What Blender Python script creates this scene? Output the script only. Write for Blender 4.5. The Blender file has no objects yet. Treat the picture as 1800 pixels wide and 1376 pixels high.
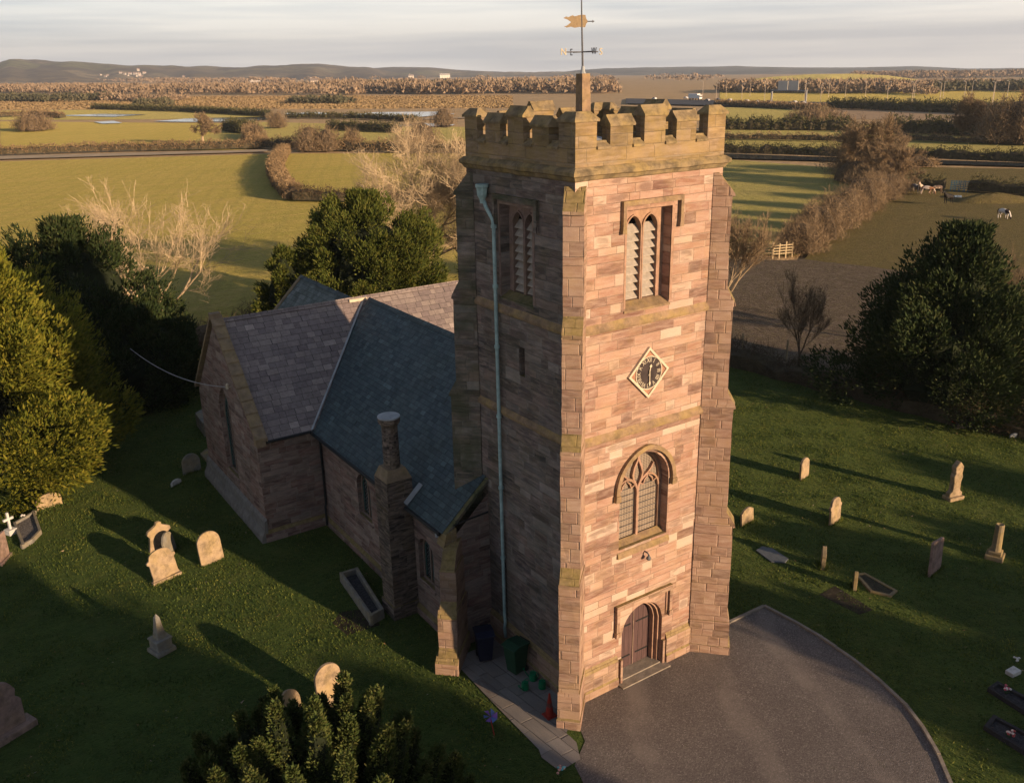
import bpy, bmesh, math, random
import numpy as np
from mathutils import Vector, Matrix, noise as mnoise
R = math.radians
random.seed(7)
rng = np.random.default_rng(11)
SC = bpy.context.scene
COL = SC.collection

# ------------------------------------------------------------------ camera
FPX, YAW, PITCH, ROLL = 1574.315, 0.98331, 0.34159, -0.02053
CAM = np.array([-14.483, -18.615, 19.013])
_f = np.array([math.cos(YAW)*math.cos(PITCH), math.sin(YAW)*math.cos(PITCH), -math.sin(PITCH)])
_r = np.array([math.sin(YAW), -math.cos(YAW), 0.0]); _u = np.cross(_r, _f)
c_, s_ = math.cos(ROLL), math.sin(ROLL)
_r, _u = c_*_r+s_*_u, -s_*_r+c_*_u
cd = bpy.data.cameras.new("camera"); cam = bpy.data.objects.new("camera", cd); COL.objects.link(cam)
cd.sensor_width = 36; cd.lens = 36*FPX/1800; cd.clip_start = 0.5; cd.clip_end = 40000
cam.matrix_world = Matrix(((_r[0], _u[0], -_f[0], CAM[0]), (_r[1], _u[1], -_f[1], CAM[1]), (_r[2], _u[2], -_f[2], CAM[2]), (0, 0, 0, 1)))
SC.camera = cam

# ------------------------------------------------------------------ light
HAZE = 1.05e-4
SUN_AZ, SUN_EL = R(16.5), R(12.0)          # azimuth: from -y towards +x
sdir = Vector((math.sin(SUN_AZ)*math.cos(SUN_EL), -math.cos(SUN_AZ)*math.cos(SUN_EL), math.sin(SUN_EL)))
sl = bpy.data.lights.new("sun", 'SUN'); sl.energy = 4.8; sl.angle = R(0.6); sl.color = (1.0, 0.70, 0.43)
so = bpy.data.objects.new("sun", sl); COL.objects.link(so)
so.rotation_euler = sdir.to_track_quat('Z', 'Y').to_euler()
SC.view_settings.view_transform = 'Standard'; SC.view_settings.look = 'None'
SC.view_settings.exposure = 0.9; SC.view_settings.gamma = 1
W = bpy.data.worlds.new("World"); SC.world = W; W.use_nodes = True
wn = W.node_tree; wn.nodes.clear()
def wnode(t, **k):
    n = wn.nodes.new(t)
    for a, b in k.items(): setattr(n, a, b)
    return n
out = wnode('ShaderNodeOutputWorld')
sky = wnode('ShaderNodeTexSky', sky_type='NISHITA', sun_disc=False, sun_elevation=SUN_EL, sun_rotation=math.pi-SUN_AZ, air_density=1.0, dust_density=1.5, ozone_density=1.5)
bg1 = wnode('ShaderNodeBackground'); bg1.inputs[1].default_value = 0.10
wn.links.new(sky.outputs[0], bg1.inputs[0])
# thin high cloud: pale and bright low over the horizon, grey and thin overhead
tc = wnode('ShaderNodeTexCoord'); sep = wnode('ShaderNodeSeparateXYZ'); wn.links.new(tc.outputs['Generated'], sep.inputs[0])
mp = wnode('ShaderNodeMapping'); mp.inputs['Scale'].default_value = (2.6, 2.6, 60); wn.links.new(tc.outputs['Generated'], mp.inputs[0])
nz = wnode('ShaderNodeTexNoise'); nz.inputs['Scale'].default_value = 1.0; nz.inputs['Detail'].default_value = 6; nz.inputs['Roughness'].default_value = .5; wn.links.new(mp.outputs[0], nz.inputs[0])
cr = wnode('ShaderNodeValToRGB'); e = cr.color_ramp.elements
e[0].position = .36; e[0].color = (.47, .485, .50, 1); e[1].position = .58; e[1].color = (.72, .69, .64, 1)
wn.links.new(nz.outputs[0], cr.inputs[0])
hr = wnode('ShaderNodeValToRGB'); e = hr.color_ramp.elements
e[0].position = 0.0; e[0].color = (1.0, .97, .97, 1); e[1].position = .5; e[1].color = (.12, .155, .225, 1)
x = hr.color_ramp.elements.new(.07); x.color = (1, 1, 1, 1)
x = hr.color_ramp.elements.new(.16); x.color = (.28, .32, .40, 1)
wn.links.new(sep.outputs[2], hr.inputs[0])
mx = wnode('ShaderNodeMix', data_type='RGBA', blend_type='MULTIPLY'); mx.inputs[0].default_value = 1
wn.links.new(cr.outputs[0], mx.inputs[6]); wn.links.new(hr.outputs[0], mx.inputs[7])
bg2 = wnode('ShaderNodeBackground'); bg2.inputs[1].default_value = 1.0; wn.links.new(mx.outputs[2], bg2.inputs[0])
ms = wnode('ShaderNodeMixShader'); ms.inputs[0].default_value = .86
wn.links.new(bg1.outputs[0], ms.inputs[1]); wn.links.new(bg2.outputs[0], ms.inputs[2]); wn.links.new(ms.outputs[0], out.inputs[0])

# ------------------------------------------------------------------ helpers
def tag(o, label=None, cat=None, group=None, kind=None):
    if label: o["label"] = label
    if cat: o["category"] = cat
    if group: o["group"] = group
    if kind: o["kind"] = kind
    return o
def empty(name, loc=(0, 0, 0), rz=0.0):
    o = bpy.data.objects.new(name, None); COL.objects.link(o); o.location = loc; o.rotation_euler = (0, 0, rz); o.empty_display_size = .3
    return o
def uvbox(me):
    """metre-sized UVs laid along each face: u level, v up the face"""
    if not me.uv_layers: me.uv_layers.new(name="uv")
    n = len(me.loops); co = np.empty(len(me.vertices)*3); me.vertices.foreach_get('co', co); co = co.reshape(-1, 3)
    li = np.empty(n, int); me.loops.foreach_get('vertex_index', li)
    pn = np.empty(len(me.polygons)*3); me.polygons.foreach_get('normal', pn); pn = pn.reshape(-1, 3)
    lt = np.empty(len(me.polygons), int); me.polygons.foreach_get('loop_total', lt)
    N = np.repeat(pn, lt, axis=0)
    t = np.stack([-N[:, 1], N[:, 0], np.zeros(n)], 1); l = np.linalg.norm(t, axis=1)
    flat = l < .12; t[flat] = (1, 0, 0); l[flat] = 1; t /= l[:, None]
    b = np.cross(N, t); P = co[li]
    uv = np.stack([(P*t).sum(1)+(N[:, 0]*3.7+N[:, 1]*1.3)*3, (P*b).sum(1)], 1)
    me.uv_layers[0].data.foreach_set('uv', uv.ravel())
class MB:
    def __init__(s): s.v = []; s.f = []
    def face(s, pts):
        i = len(s.v); s.v.extend([tuple(p) for p in pts]); s.f.append(tuple(range(i, i+len(pts)))); return s
    def box(s, x0, x1, y0, y1, z0, z1, M=None):
        c = [(x0, y0, z0), (x1, y0, z0), (x1, y1, z0), (x0, y1, z0), (x0, y0, z1), (x1, y0, z1), (x1, y1, z1), (x0, y1, z1)]
        if M is not None: c = [tuple(M @ Vector(p)) for p in c]
        i = len(s.v); s.v.extend(c)
        for f in ((3, 2, 1, 0), (4, 5, 6, 7), (0, 1, 5, 4), (1, 2, 6, 5), (2, 3, 7, 6), (3, 0, 4, 7)): s.f.append(tuple(i+k for k in f))
        return s
    def prism(s, poly, fn, a, b):
        """2D polygon pushed from depth a to b through fn(p,q,depth)"""
        n = len(poly); i = len(s.v)
        s.v.extend([tuple(fn(p[0], p[1], a)) for p in poly]); s.v.extend([tuple(fn(p[0], p[1], b)) for p in poly])
        s.f.append(tuple(range(i, i+n))); s.f.append(tuple(reversed(range(i+n, i+2*n))))
        for k in range(n): s.f.append((i+k, i+n+k, i+n+(k+1) % n, i+(k+1) % n))
        return s
    def tube(s, pts, rad, n=8, cap=True):
        pts = [Vector(p) for p in pts]; rad = rad if hasattr(rad, '__len__') else [rad]*len(pts)
        i = len(s.v); up = None
        for k, p in enumerate(pts):
            d = (pts[min(k+1, len(pts)-1)]-pts[max(k-1, 0)]).normalized()
            a = d.orthogonal().normalized() if up is None else (up-d*up.dot(d)).normalized()
            up = a; b = d.cross(a)
            for j in range(n):
                t = 2*math.pi*j/n; s.v.append(tuple(p+(a*math.cos(t)+b*math.sin(t))*rad[k]))
        for k in range(len(pts)-1):
            for j in range(n): s.f.append((i+k*n+j, i+k*n+(j+1) % n, i+(k+1)*n+(j+1) % n, i+(k+1)*n+j))
        if cap: s.f.append(tuple(i+j for j in reversed(range(n)))); s.f.append(tuple(i+(len(pts)-1)*n+j for j in range(n)))
        return s
    def lathe(s, prof, c=(0, 0, 0), n=16, rot=0.0):
        i = len(s.v)
        for r, z in prof:
            for j in range(n):
                t = 2*math.pi*j/n+rot; s.v.append((c[0]+r*math.cos(t), c[1]+r*math.sin(t), c[2]+z))
        for k in range(len(prof)-1):
            for j in range(n): s.f.append((i+k*n+j, i+k*n+(j+1) % n, i+(k+1)*n+(j+1) % n, i+(k+1)*n+j))
        s.f.append(tuple(i+j for j in reversed(range(n)))); s.f.append(tuple(i+(len(prof)-1)*n+j for j in range(n)))
        return s
    def strip(s, A, B, d0, d1, T):
        """solid band between two 2D polylines A and B, from depth d0 to d1"""
        n = len(A); i = len(s.v)
        for P in (A, B):
            for d in (d0, d1): s.v.extend([tuple(T(p[0], d, p[1])) for p in P])
        a0, a1, b0, b1 = i, i+n, i+2*n, i+3*n
        for k in range(n-1):
            s.f += [(a1+k, a1+k+1, b1+k+1, b1+k), (a0+k, b0+k, b0+k+1, a0+k+1), (a0+k, a0+k+1, a1+k+1, a1+k), (b0+k, b1+k, b1+k+1, b0+k+1)]
        s.f += [(a0, a1, b1, b0), (a0+n-1, b0+n-1, b1+n-1, a1+n-1)]
        return s
    def bar(s, pl, w, d0, d1, T):
        A, B = [], []
        for k, p in enumerate(pl):
            q0 = pl[max(k-1, 0)]; q1 = pl[min(k+1, len(pl)-1)]
            dx, dz = q1[0]-q0[0], q1[1]-q0[1]; l = math.hypot(dx, dz) or 1
            nx, nz_ = -dz/l*w/2, dx/l*w/2
            A.append((p[0]+nx, p[1]+nz_)); B.append((p[0]-nx, p[1]-nz_))
        return s.strip(A, B, d0, d1, T)
    def mesh(s, name, mat=None, smooth=False, bevel=0, recalc=True, uv=True, jit=0, cut=0):
        me = bpy.data.meshes.new(name); me.from_pydata(s.v, [], s.f); me.update()
        if recalc or bevel:
            bm = bmesh.new(); bm.from_mesh(me)
            bmesh.ops.remove_doubles(bm, verts=bm.verts, dist=1e-5)
            if recalc: bmesh.ops.recalc_face_normals(bm, faces=bm.faces)
            if bevel: bmesh.ops.bevel(bm, geom=[e for e in bm.edges if len(e.link_faces) == 2 and e.calc_face_angle(0) > .5], offset=bevel, segments=1, affect='EDGES', profile=.5)
            if cut:
                for _ in range(5):
                    le = [e for e in bm.edges if e.calc_length() > cut]
                    if not le: break
                    bmesh.ops.subdivide_edges(bm, edges=le, cuts=1)
            if jit:
                for v in bm.verts:
                    n = mnoise.noise_vector(v.co*2.3); v.co += n*jit
            bm.to_mesh(me); bm.free()
        if smooth: me.polygons.foreach_set('use_smooth', [True]*len(me.polygons))
        if uv: uvbox(me)
        if mat: me.materials.append(mat)
        return me
    def build(s, name, mat=None, parent=None, **k):
        o = bpy.data.objects.new(name, s.mesh(name, mat, **k)); COL.objects.link(o)
        if parent: o.parent = parent
        return o
def np_mesh(name, V, F, mat, parent=None, smooth=False):
    V = np.asarray(V, np.float32); F = np.asarray(F, np.int32); k = F.shape[1]
    me = bpy.data.meshes.new(name); me.vertices.add(len(V)); me.vertices.foreach_set('co', V.ravel())
    me.loops.add(F.size); me.loops.foreach_set('vertex_index', F.ravel())
    me.polygons.add(len(F)); me.polygons.foreach_set('loop_start', np.arange(0, F.size, k, dtype=np.int32))
    me.polygons.foreach_set('use_smooth', [smooth]*len(F)); me.update(calc_edges=True)
    if mat: me.materials.append(mat)
    o = bpy.data.objects.new(name, me); COL.objects.link(o)
    if parent: o.parent = parent
    return o
def copy_tree(o, parent=None):
    c = o.copy(); COL.objects.link(c)
    if parent: c.parent = parent
    for ch in list(o.children): copy_tree(ch, c)
    return c

# terrain: flat round the church, the plain beyond tips very slightly down to the right
FW = np.array([math.cos(YAW), math.sin(YAW)]); RT = np.array([math.sin(YAW), -math.cos(YAW)])
def hT(x, y):
    fw = (x-CAM[0])*FW[0]+(y-CAM[1])*FW[1]; lat = (x-CAM[0])*RT[0]+(y-CAM[1])*RT[1]
    return -.011*lat*np.clip((fw-190)/450, 0, 1)
def ray(px, py): return _f*FPX+_r*(px-900)+_u*(688-py)
def G(px, py, z=0.0):
    """the ground point seen in that direction"""
    d = ray(px, py); t = (z-CAM[2])/d[2] if d[2] < 0 else 6000/FPX
    for _ in range(40):
        p = CAM+d*t; h = hT(p[0], p[1])+z; t2 = (h-CAM[2])/d[2]
        if t2 < 0 or t2*FPX > 9000: t2 = 9000/FPX
        if abs(t2-t)*FPX < .001: break
        t = t+.7*(t2-t)
    p = CAM+d*t; return (float(p[0]), float(p[1]), float(hT(p[0], p[1])+z))
def FL(lat, fw, z=0.0):
    p = CAM[:2]+RT*lat+FW*fw; return (float(p[0]), float(p[1]), float(hT(p[0], p[1])+z))

# ------------------------------------------------------------------ materials
class NT:
    def __init__(s, name):
        s.m = bpy.data.materials.new(name); s.m.use_nodes = True; s.t = s.m.node_tree; s.t.nodes.clear()
        s.o = s.t.nodes.new('ShaderNodeOutputMaterial'); s.b = s.t.nodes.new('ShaderNodeBsdfPrincipled'); s.t.links.new(s.b.outputs[0], s.o.inputs[0])
        s.b.inputs['Specular IOR Level'].default_value = .25
    def n(s, t, **k):
        x = s.t.nodes.new(t)
        for a, b in k.items(): setattr(x, a, b)
        return x
    def l(s, a, b): s.t.links.new(a, b)
    def put(s, v, inp):
        if hasattr(v, 'is_linked') or hasattr(v, 'links'): s.l(v, inp)
        else: inp.default_value = v
    def math(s, op, a, b=None, c=None, clamp=False):
        x = s.n('ShaderNodeMath', operation=op, use_clamp=clamp)
        for i, v in enumerate((a, b, c)):
            if v is not None: s.put(v, x.inputs[i])
        return x.outputs[0]
    def uv(s): return s.n('ShaderNodeUVMap').outputs[0]
    def obj(s): return s.n('ShaderNodeTexCoord').outputs['Object']
    def pos(s): return s.n('ShaderNodeNewGeometry').outputs['Position']
    def sepx(s, v):
        x = s.n('ShaderNodeSeparateXYZ'); s.l(v, x.inputs[0]); return x.outputs
    def comb(s, a, b, c=0.0):
        x = s.n('ShaderNodeCombineXYZ'); s.put(a, x.inputs[0]); s.put(b, x.inputs[1]); s.put(c, x.inputs[2]); return x.outputs[0]
    def mapp(s, v, scale=(1, 1, 1), rot=(0, 0, 0), loc=(0, 0, 0)):
        x = s.n('ShaderNodeMapping'); s.l(v, x.inputs[0]); x.inputs['Scale'].default_value = scale; x.inputs['Rotation'].default_value = rot; x.inputs['Location'].default_value = loc; return x.outputs[0]
    def noise(s, v, sc=1.0, det=4, rough=.55, dist=0.0, col=False):
        x = s.n('ShaderNodeTexNoise'); s.l(v, x.inputs['Vector']); x.inputs['Scale'].default_value = sc; x.inputs['Detail'].default_value = det; x.inputs['Roughness'].default_value = rough; x.inputs['Distortion'].default_value = dist
        return x.outputs['Color' if col else 0]
    def white(s, v, col=False):
        x = s.n('ShaderNodeTexWhiteNoise', noise_dimensions='3D'); s.l(v, x.inputs[0]); return x.outputs['Color' if col else 'Value']
    def ramp(s, v, stops, const=False):
        x = s.n('ShaderNodeValToRGB'); s.l(v, x.inputs[0]); cr = x.color_ramp
        if const: cr.interpolation = 'CONSTANT'
        el = cr.elements; el[0].position, el[1].position = stops[0][0], stops[-1][0]
        f = lambda c: (c, c, c, 1) if not hasattr(c, '__len__') else (*c, 1)
        el[0].color, el[1].color = f(stops[0][1]), f(stops[-1][1])
        for p, c in stops[1:-1]: q = el.new(p); q.color = f(c)
        return x.outputs[0]
    def mix(s, fac, a, b, mode='MIX'):
        x = s.n('ShaderNodeMix', data_type='RGBA', blend_type=mode); s.put(fac, x.inputs[0])
        for v, i in ((a, 6), (b, 7)):
            if hasattr(v, '__len__') and not hasattr(v, 'links'): x.inputs[i].default_value = (*v[:3], 1)
            else: s.l(v, x.inputs[i])
        return x.outputs[2]
    def bump(s, h, dist=.02, strength=1.0, nrm=None):
        x = s.n('ShaderNodeBump'); s.l(h, x.inputs['Height']); x.inputs['Distance'].default_value = dist; x.inputs['Strength'].default_value = strength
        if nrm is not None: s.l(nrm, x.inputs['Normal'])
        return x.outputs[0]
    def fin(s, col=None, rough=.85, nrm=None, metal=None, spec=None):
        if col is not None:
            if hasattr(col, '__len__') and not hasattr(col, 'links'): s.b.inputs['Base Color'].default_value = (*col[:3], 1)
            else: s.l(col, s.b.inputs['Base Color'])
        s.put(rough, s.b.inputs['Roughness'])
        if nrm is not None: s.l(nrm, s.b.inputs['Normal'])
        if metal is not None: s.b.inputs['Metallic'].default_value = metal
        if spec is not None: s.b.inputs['Specular IOR Level'].default_value = spec
        return s.m
def m_plain(name, col, rough=.7, var=.25, sc=6.0, bump=.0, metal=None, spec=None):
    n = NT(name); nz = n.noise(n.obj(), sc, 5)
    c = n.mix(n.ramp(nz, [(.3, 0), (.7, 1)]), tuple(k*(1-var) for k in col), tuple(min(1, k*(1+var)) for k in col))
    return n.fin(c, rough, n.bump(nz, bump) if bump else None, metal, spec)

def m_ashlar(name, stops, h=.27, w0=.50, w1=.68, lichen=.35, green=0.0, mortar=(.34, .29, .25), dark=.35, mw=.009, wear=.5, up=1.0):
    n = NT(name); u, v, _ = n.sepx(n.uv()); wv = n.sepx(n.noise(n.uv(), 5.0, 3, .6, 0, True)); u = n.math('MULTIPLY_ADD', wv[0], .035, u); v = n.math('MULTIPLY_ADD', wv[1], .03, v)
    # course heights wander a little
    vv = n.math('ADD', n.math('DIVIDE', v, h), n.math('MULTIPLY', n.noise(n.comb(n.math('MULTIPLY', v, .9), 3.3), 1.0, 1), 2.2))
    row = n.math('FLOOR', vv); fv = n.math('SUBTRACT', vv, row)
    rr = n.white(n.comb(row, 11.7)); rw = n.math('MULTIPLY_ADD', rr, w1, w0)
    uu = n.math('ADD', n.math('DIVIDE', u, rw), n.math('MULTIPLY', rr, 91.0))
    uu = n.math('ADD', uu, n.math('MULTIPLY', n.noise(n.comb(n.math('MULTIPLY', uu, .75), n.math('MULTIPLY', row, 5.31)), 1.0, 0), 1.5))
    colm = n.math('FLOOR', uu); fu = n.math('SUBTRACT', uu, colm)
    cell = n.comb(colm, row, 2.0); rnd = n.white(cell); rc = n.sepx(n.white(cell, True))
    base = n.mix(.26, n.ramp(rnd, stops), n.ramp(n.noise(n.comb(n.math('MULTIPLY', u, .5), n.math('MULTIPLY', v, 2.6), 7.7), 1.0, 4, .6), [(.30+.40*p_, c_) for p_, c_ in stops]))
    # bedding streaks and eroded patches inside each block
    off = n.math('MULTIPLY', rnd, 37.0)
    p3 = n.comb(n.math('MULTIPLY', u, 1.6), n.math('MULTIPLY', v, 9.0), off)
    st = n.noise(p3, 1.0, 5, .6, .6)
    base = n.mix(n.math('MULTIPLY', n.ramp(st, [(.38, 0), (.72, 1)]), wear), base, (.52, .40, .33))
    st2 = n.noise(n.comb(n.math('MULTIPLY', u, 1.5), n.math('MULTIPLY', v, 7.0), n.math('MULTIPLY', off, 1.7)), 1.0, 6, .66, .5)
    eu = n.math('MULTIPLY', n.math('MULTIPLY', n.math('MULTIPLY', fu, n.math('SUBTRACT', 1.0, fu)), 4.0), n.math('MULTIPLY', n.math('MULTIPLY', fv, n.math('SUBTRACT', 1.0, fv)), 4.0))
    dk = n.math('MULTIPLY', n.math('MULTIPLY', n.ramp(st2, [(.40, 0), (.58, 1)]), n.ramp(eu, [(.05, 0), (.45, 1)])), n.math('GREATER_THAN', rc[1], 1-dark))
    base = n.mix(n.math('MULTIPLY', dk, .7), base, n.mix(.65, base, (.06, .035, .03)))
    fine = n.noise(n.uv(), 26.0, 4, .7)
    base = n.mix(.35, base, n.ramp(fine, [(.3, .25), (.7, .75)]), 'SOFT_LIGHT')
    big = n.noise(n.pos(), .45, 4, .6)
    base = n.mix(n.ramp(big, [(.35, .0), (.7, .45)]), base, n.mix(1.0, base, (.62, .60, .62), 'MULTIPLY'))
    # mortar
    du = n.math('MULTIPLY', n.math('MINIMUM', fu, n.math('SUBTRACT', 1.0, fu)), rw); dv = n.math('MULTIPLY', n.math('MINIMUM', fv, n.math('SUBTRACT', 1.0, fv)), h)
    dm = n.math('ADD', n.math('MINIMUM', du, dv), n.math('MULTIPLY', n.math('SUBTRACT', fine, .5), .012))
    mo = n.math('LESS_THAN', dm, mw)
    base = n.mix(n.math('MULTIPLY', mo, .42), base, n.mix(n.ramp(n.noise(n.pos(), .8, 2), [(.5, 0), (.7, 1)]), mortar, (.13, .09, .07)))
    # lichen and moss where water lies
    g = n.n('ShaderNodeNewGeometry'); nzv = n.sepx(g.outputs['Normal'])[2]
    ln = n.noise(n.pos(), 3.0, 6, .65)
    lf = n.math('MULTIPLY', n.math('MULTIPLY', n.ramp(nzv, [(.15, 0), (.45, 1)]), n.ramp(ln, [(.28, .55), (.6, 1)])), up)
    base = n.mix(lf, base, n.mix(n.ramp(n.noise(n.pos(), 7.0, 4), [(.35, 0), (.65, 1)]), (.16, .125, .05), (.27, .205, .09)))
    lf2 = n.math('MULTIPLY', n.ramp(n.noise(n.pos(), 1.3, 6, .7), [(.5-.25*lichen, 0), (.72, 1)]), lichen)
    base = n.mix(lf2, base, (.36, .25, .09))
    if green: base = n.mix(n.math('MULTIPLY', n.ramp(n.noise(n.pos(), .9, 5, .6), [(.3, 0), (.6, 1)]), green), base, (.055, .07, .035))
    hgt = n.math('ADD', n.math('ADD', n.math('MULTIPLY', rc[2], .35), n.math('MULTIPLY', st2, .6)), n.math('MULTIPLY', n.ramp(dm, [(0, 0), (mw*2.2, 1)]), .6))
    return n.fin(base, .92, n.bump(hgt, .032, .9), spec=.15)
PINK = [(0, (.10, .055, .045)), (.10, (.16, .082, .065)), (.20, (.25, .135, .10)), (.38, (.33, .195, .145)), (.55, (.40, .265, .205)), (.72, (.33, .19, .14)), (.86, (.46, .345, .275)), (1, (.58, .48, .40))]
DIM = [(0, (.035, .036, .044)), (.15, (.07, .062, .070)), (.35, (.14, .108, .112)), (.5, (.19, .13, .125)), (.7, (.155, .14, .145)), (.88, (.20, .175, .17)), (1, (.32, .29, .28))]  # tower stone with the cool shade of sunless faces mixed into its colours
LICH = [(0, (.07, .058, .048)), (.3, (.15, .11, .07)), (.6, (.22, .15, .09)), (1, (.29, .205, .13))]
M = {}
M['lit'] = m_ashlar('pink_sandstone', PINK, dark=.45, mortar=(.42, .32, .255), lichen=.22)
M['dim'] = m_ashlar('weathered_shade_toned_sandstone', DIM, lichen=.12, dark=.62, green=.28, mortar=(.22, .20, .18), h=.29)  # stains and green growth over stone coloured darker for shade
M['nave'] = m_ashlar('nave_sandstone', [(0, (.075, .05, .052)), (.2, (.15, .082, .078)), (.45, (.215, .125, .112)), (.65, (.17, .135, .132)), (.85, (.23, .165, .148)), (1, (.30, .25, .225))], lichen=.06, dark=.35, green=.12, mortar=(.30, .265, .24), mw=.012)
M['butt'] = m_ashlar('buttress_sandstone', [(0, (.13, .085, .068)), (.2, (.24, .148, .112)), (.5, (.315, .20, .15)), (.8, (.34, .225, .165)), (1, (.38, .265, .20))], h=.33, w0=.42, w1=.3, lichen=.25, dark=.3, mortar=(.30, .22, .17))
M['moss'] = m_ashlar('mossy_sandstone', LICH, lichen=.7, dark=.5, green=.2, h=.4, w0=.7)
M['mossdark'] = m_ashlar('green_stained_sandstone', DIM, lichen=.2, dark=.35, green=.75)  # green stain over the same shade-darkened palette
def m_dress(name, col, lich=.5, grime=.25):
    n = NT(name); p = n.pos(); a = n.noise(p, 4.0, 6, .65); b = n.noise(p, 22.0, 4, .7)
    c = n.mix(n.ramp(a, [(.3, 0), (.7, 1)]), tuple(k*.72 for k in col), tuple(min(1, k*1.18) for k in col))
    c = n.mix(n.math('MULTIPLY', n.ramp(n.noise(p, 1.7, 5), [(.42, 0), (.62, 1)]), lich), c, (.36, .26, .09))
    c = n.mix(n.math('MULTIPLY', n.ramp(n.noise(p, 2.9, 6, .7), [(.45, 0), (.63, 1)]), grime), c, (.05, .045, .035))
    c = n.mix(n.math('MULTIPLY', n.ramp(b, [(.62, 0), (.72, 1)]), .35), c, (.48, .45, .38))
    return n.fin(c, .9, n.bump(n.math('ADD', a, n.math('MULTIPLY', b, .5)), .015), spec=.15)
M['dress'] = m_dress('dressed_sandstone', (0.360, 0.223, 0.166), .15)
M['dressdim'] = m_dress('dark_dressed_sandstone', (.24, .17, .15), .15)  # dressed stone coloured darker for trim on the shaded side
M['sill'] = m_dress('lichened_stone_trim', (.27, .185, .12), .45, .4)
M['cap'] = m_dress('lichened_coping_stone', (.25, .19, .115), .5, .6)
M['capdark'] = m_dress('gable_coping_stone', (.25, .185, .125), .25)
def m_slate(name, a, b, c, h=.27, w=.36, mossy=.2):
    n = NT(name); u, v, _ = n.sepx(n.uv()); vv = n.math('DIVIDE', v, h); row = n.math('FLOOR', vv); fv = n.math('SUBTRACT', vv, row)
    uu = n.math('ADD', n.math('DIVIDE', u, w), n.math('MULTIPLY', n.white(n.comb(row, 4.2)), 9.0))
    uu = n.math('ADD', uu, n.math('MULTIPLY', n.noise(n.comb(n.math('MULTIPLY', uu, .8), n.math('MULTIPLY', row, 3.1)), 1.0, 0), 1.2))
    cl = n.math('FLOOR', uu); fu = n.math('SUBTRACT', uu, cl); cell = n.comb(cl, row, 5.0); rn = n.white(cell); rc = n.sepx(n.white(cell, True))
    col = n.ramp(rn, [(0, a), (.45, b), (.88, c), (.95, tuple(k*1.03 for k in c)), (1, tuple(k*1.4 for k in c))])
    nz = n.noise(n.pos(), 5.0, 6, .7); col = n.mix(.5, col, n.ramp(nz, [(.3, .2), (.7, .8)]), 'SOFT_LIGHT')
    col = n.mix(n.math('MULTIPLY', n.ramp(n.noise(n.pos(), .55, 5), [(.45, 0), (.7, 1)]), mossy), col, (.05, .055, .03))
    col = n.mix(n.math('MULTIPLY', n.ramp(n.noise(n.pos(), 9.0, 3), [(.68, 0), (.75, 1)]), .5), col, (.20, .21, .19))
    du = n.math('MULTIPLY', n.math('MINIMUM', fu, n.math('SUBTRACT', 1.0, fu)), w)
    edge = n.math('MAXIMUM', n.math('LESS_THAN', du, .008), n.math('LESS_THAN', n.math('MULTIPLY', fv, h), .016))
    col = n.mix(n.math('MULTIPLY', edge, .8), col, (.012, .013, .014))
    hh = n.math('ADD', n.math('MULTIPLY', n.math('SUBTRACT', 1.0, fv), 1.0), n.math('ADD', n.math('MULTIPLY', rc[0], .45), n.math('MULTIPLY', nz, .2)))
    hh = n.math('MULTIPLY', hh, n.math('SUBTRACT', 1.0, n.math('MULTIPLY', edge, .8)))
    return n.fin(col, n.math('MULTIPLY_ADD', rc[1], .25, .5), n.bump(hh, .028, .9), spec=.35)
M['slate'] = m_slate('blue_grey_slate', (.040, .058, .068), (.050, .074, .084), (.062, .090, .098), h=.2, w=.3)
M['slatebrown'] = m_slate('purple_brown_slate', (.165, .132, .132), (.205, .165, .16), (.25, .205, .19), h=.3, w=.42, mossy=.1)
M['slategreen'] = m_slate('grey_green_slate', (.07, .085, .075), (.10, .12, .11), (.13, .15, .14))
M['lead'] = m_plain('lead', (.30, .32, .34), .5, .2, 3, .004, spec=.4)
M['greystone'] = m_dress('pale_grey_plinth_stone', (.20, .19, .185), .05)
M['black'] = m_plain('black_painted_iron', (.018, .02, .022), .5, .2)
M['pipe'] = m_plain('pale_blue_painted_pipe', (.30, .42, .42), .55, .25, 5)
M['louvre'] = m_plain('grey_louvre_boards', (.33, .29, .25), .8, .2, 8, .003)
M['dark'] = m_plain('dark_interior', (.012, .011, .012), .9)  # near-black stands in for unlit depth; horse hair shares it
M['gold'] = m_plain('old_gilding', (.36, .26, .15), .45, .15, 20, metal=.3)
M['goldpale'] = m_plain('pale_gilding', (.42, .36, .25), .45, .1, 20)
M['iron'] = m_plain('grey_iron', (.10, .10, .11), .5, .2)
M['cream'] = m_plain('cream_paint', (.52, .45, .34), .6, .12, 8)
M['salmon'] = m_plain('faded_red_paint', (.33, .17, .11), .7, .25, 8)
M['dial'] = m_plain('black_dial_paint', (.045, .035, .035), .4, .3, 4)
def m_glass(name, col, line, s, horiz=False):
    n = NT(name); v = n.uv()
    if not horiz: v = n.mapp(v, (1, 1, 1), (0, 0, R(45)))
    a, b, _ = n.sepx(v); fa = n.math('FRACT', n.math('DIVIDE', a, s)); fb = n.math('FRACT', n.math('DIVIDE', b, s*(1.0 if not horiz else .5)))
    e = n.math('MAXIMUM', n.math('LESS_THAN', fa, .14), n.math('LESS_THAN', fb, .2))
    nz = n.noise(n.pos(), 3.0, 3); c = n.mix(n.ramp(nz, [(.3, 0), (.7, 1)]), tuple(k*.6 for k in col), col)
    return n.fin(n.mix(e, c, line), n.math('MULTIPLY_ADD', e, .4, .25), None, spec=.5)
M['glazing'] = m_glass('leaded_glass', (.03, .035, .04), (.09, .10, .10), .12)
M['grille'] = m_glass('grille_over_glass', (.20, .16, .13), (.33, .27, .21), .11, True)
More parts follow.
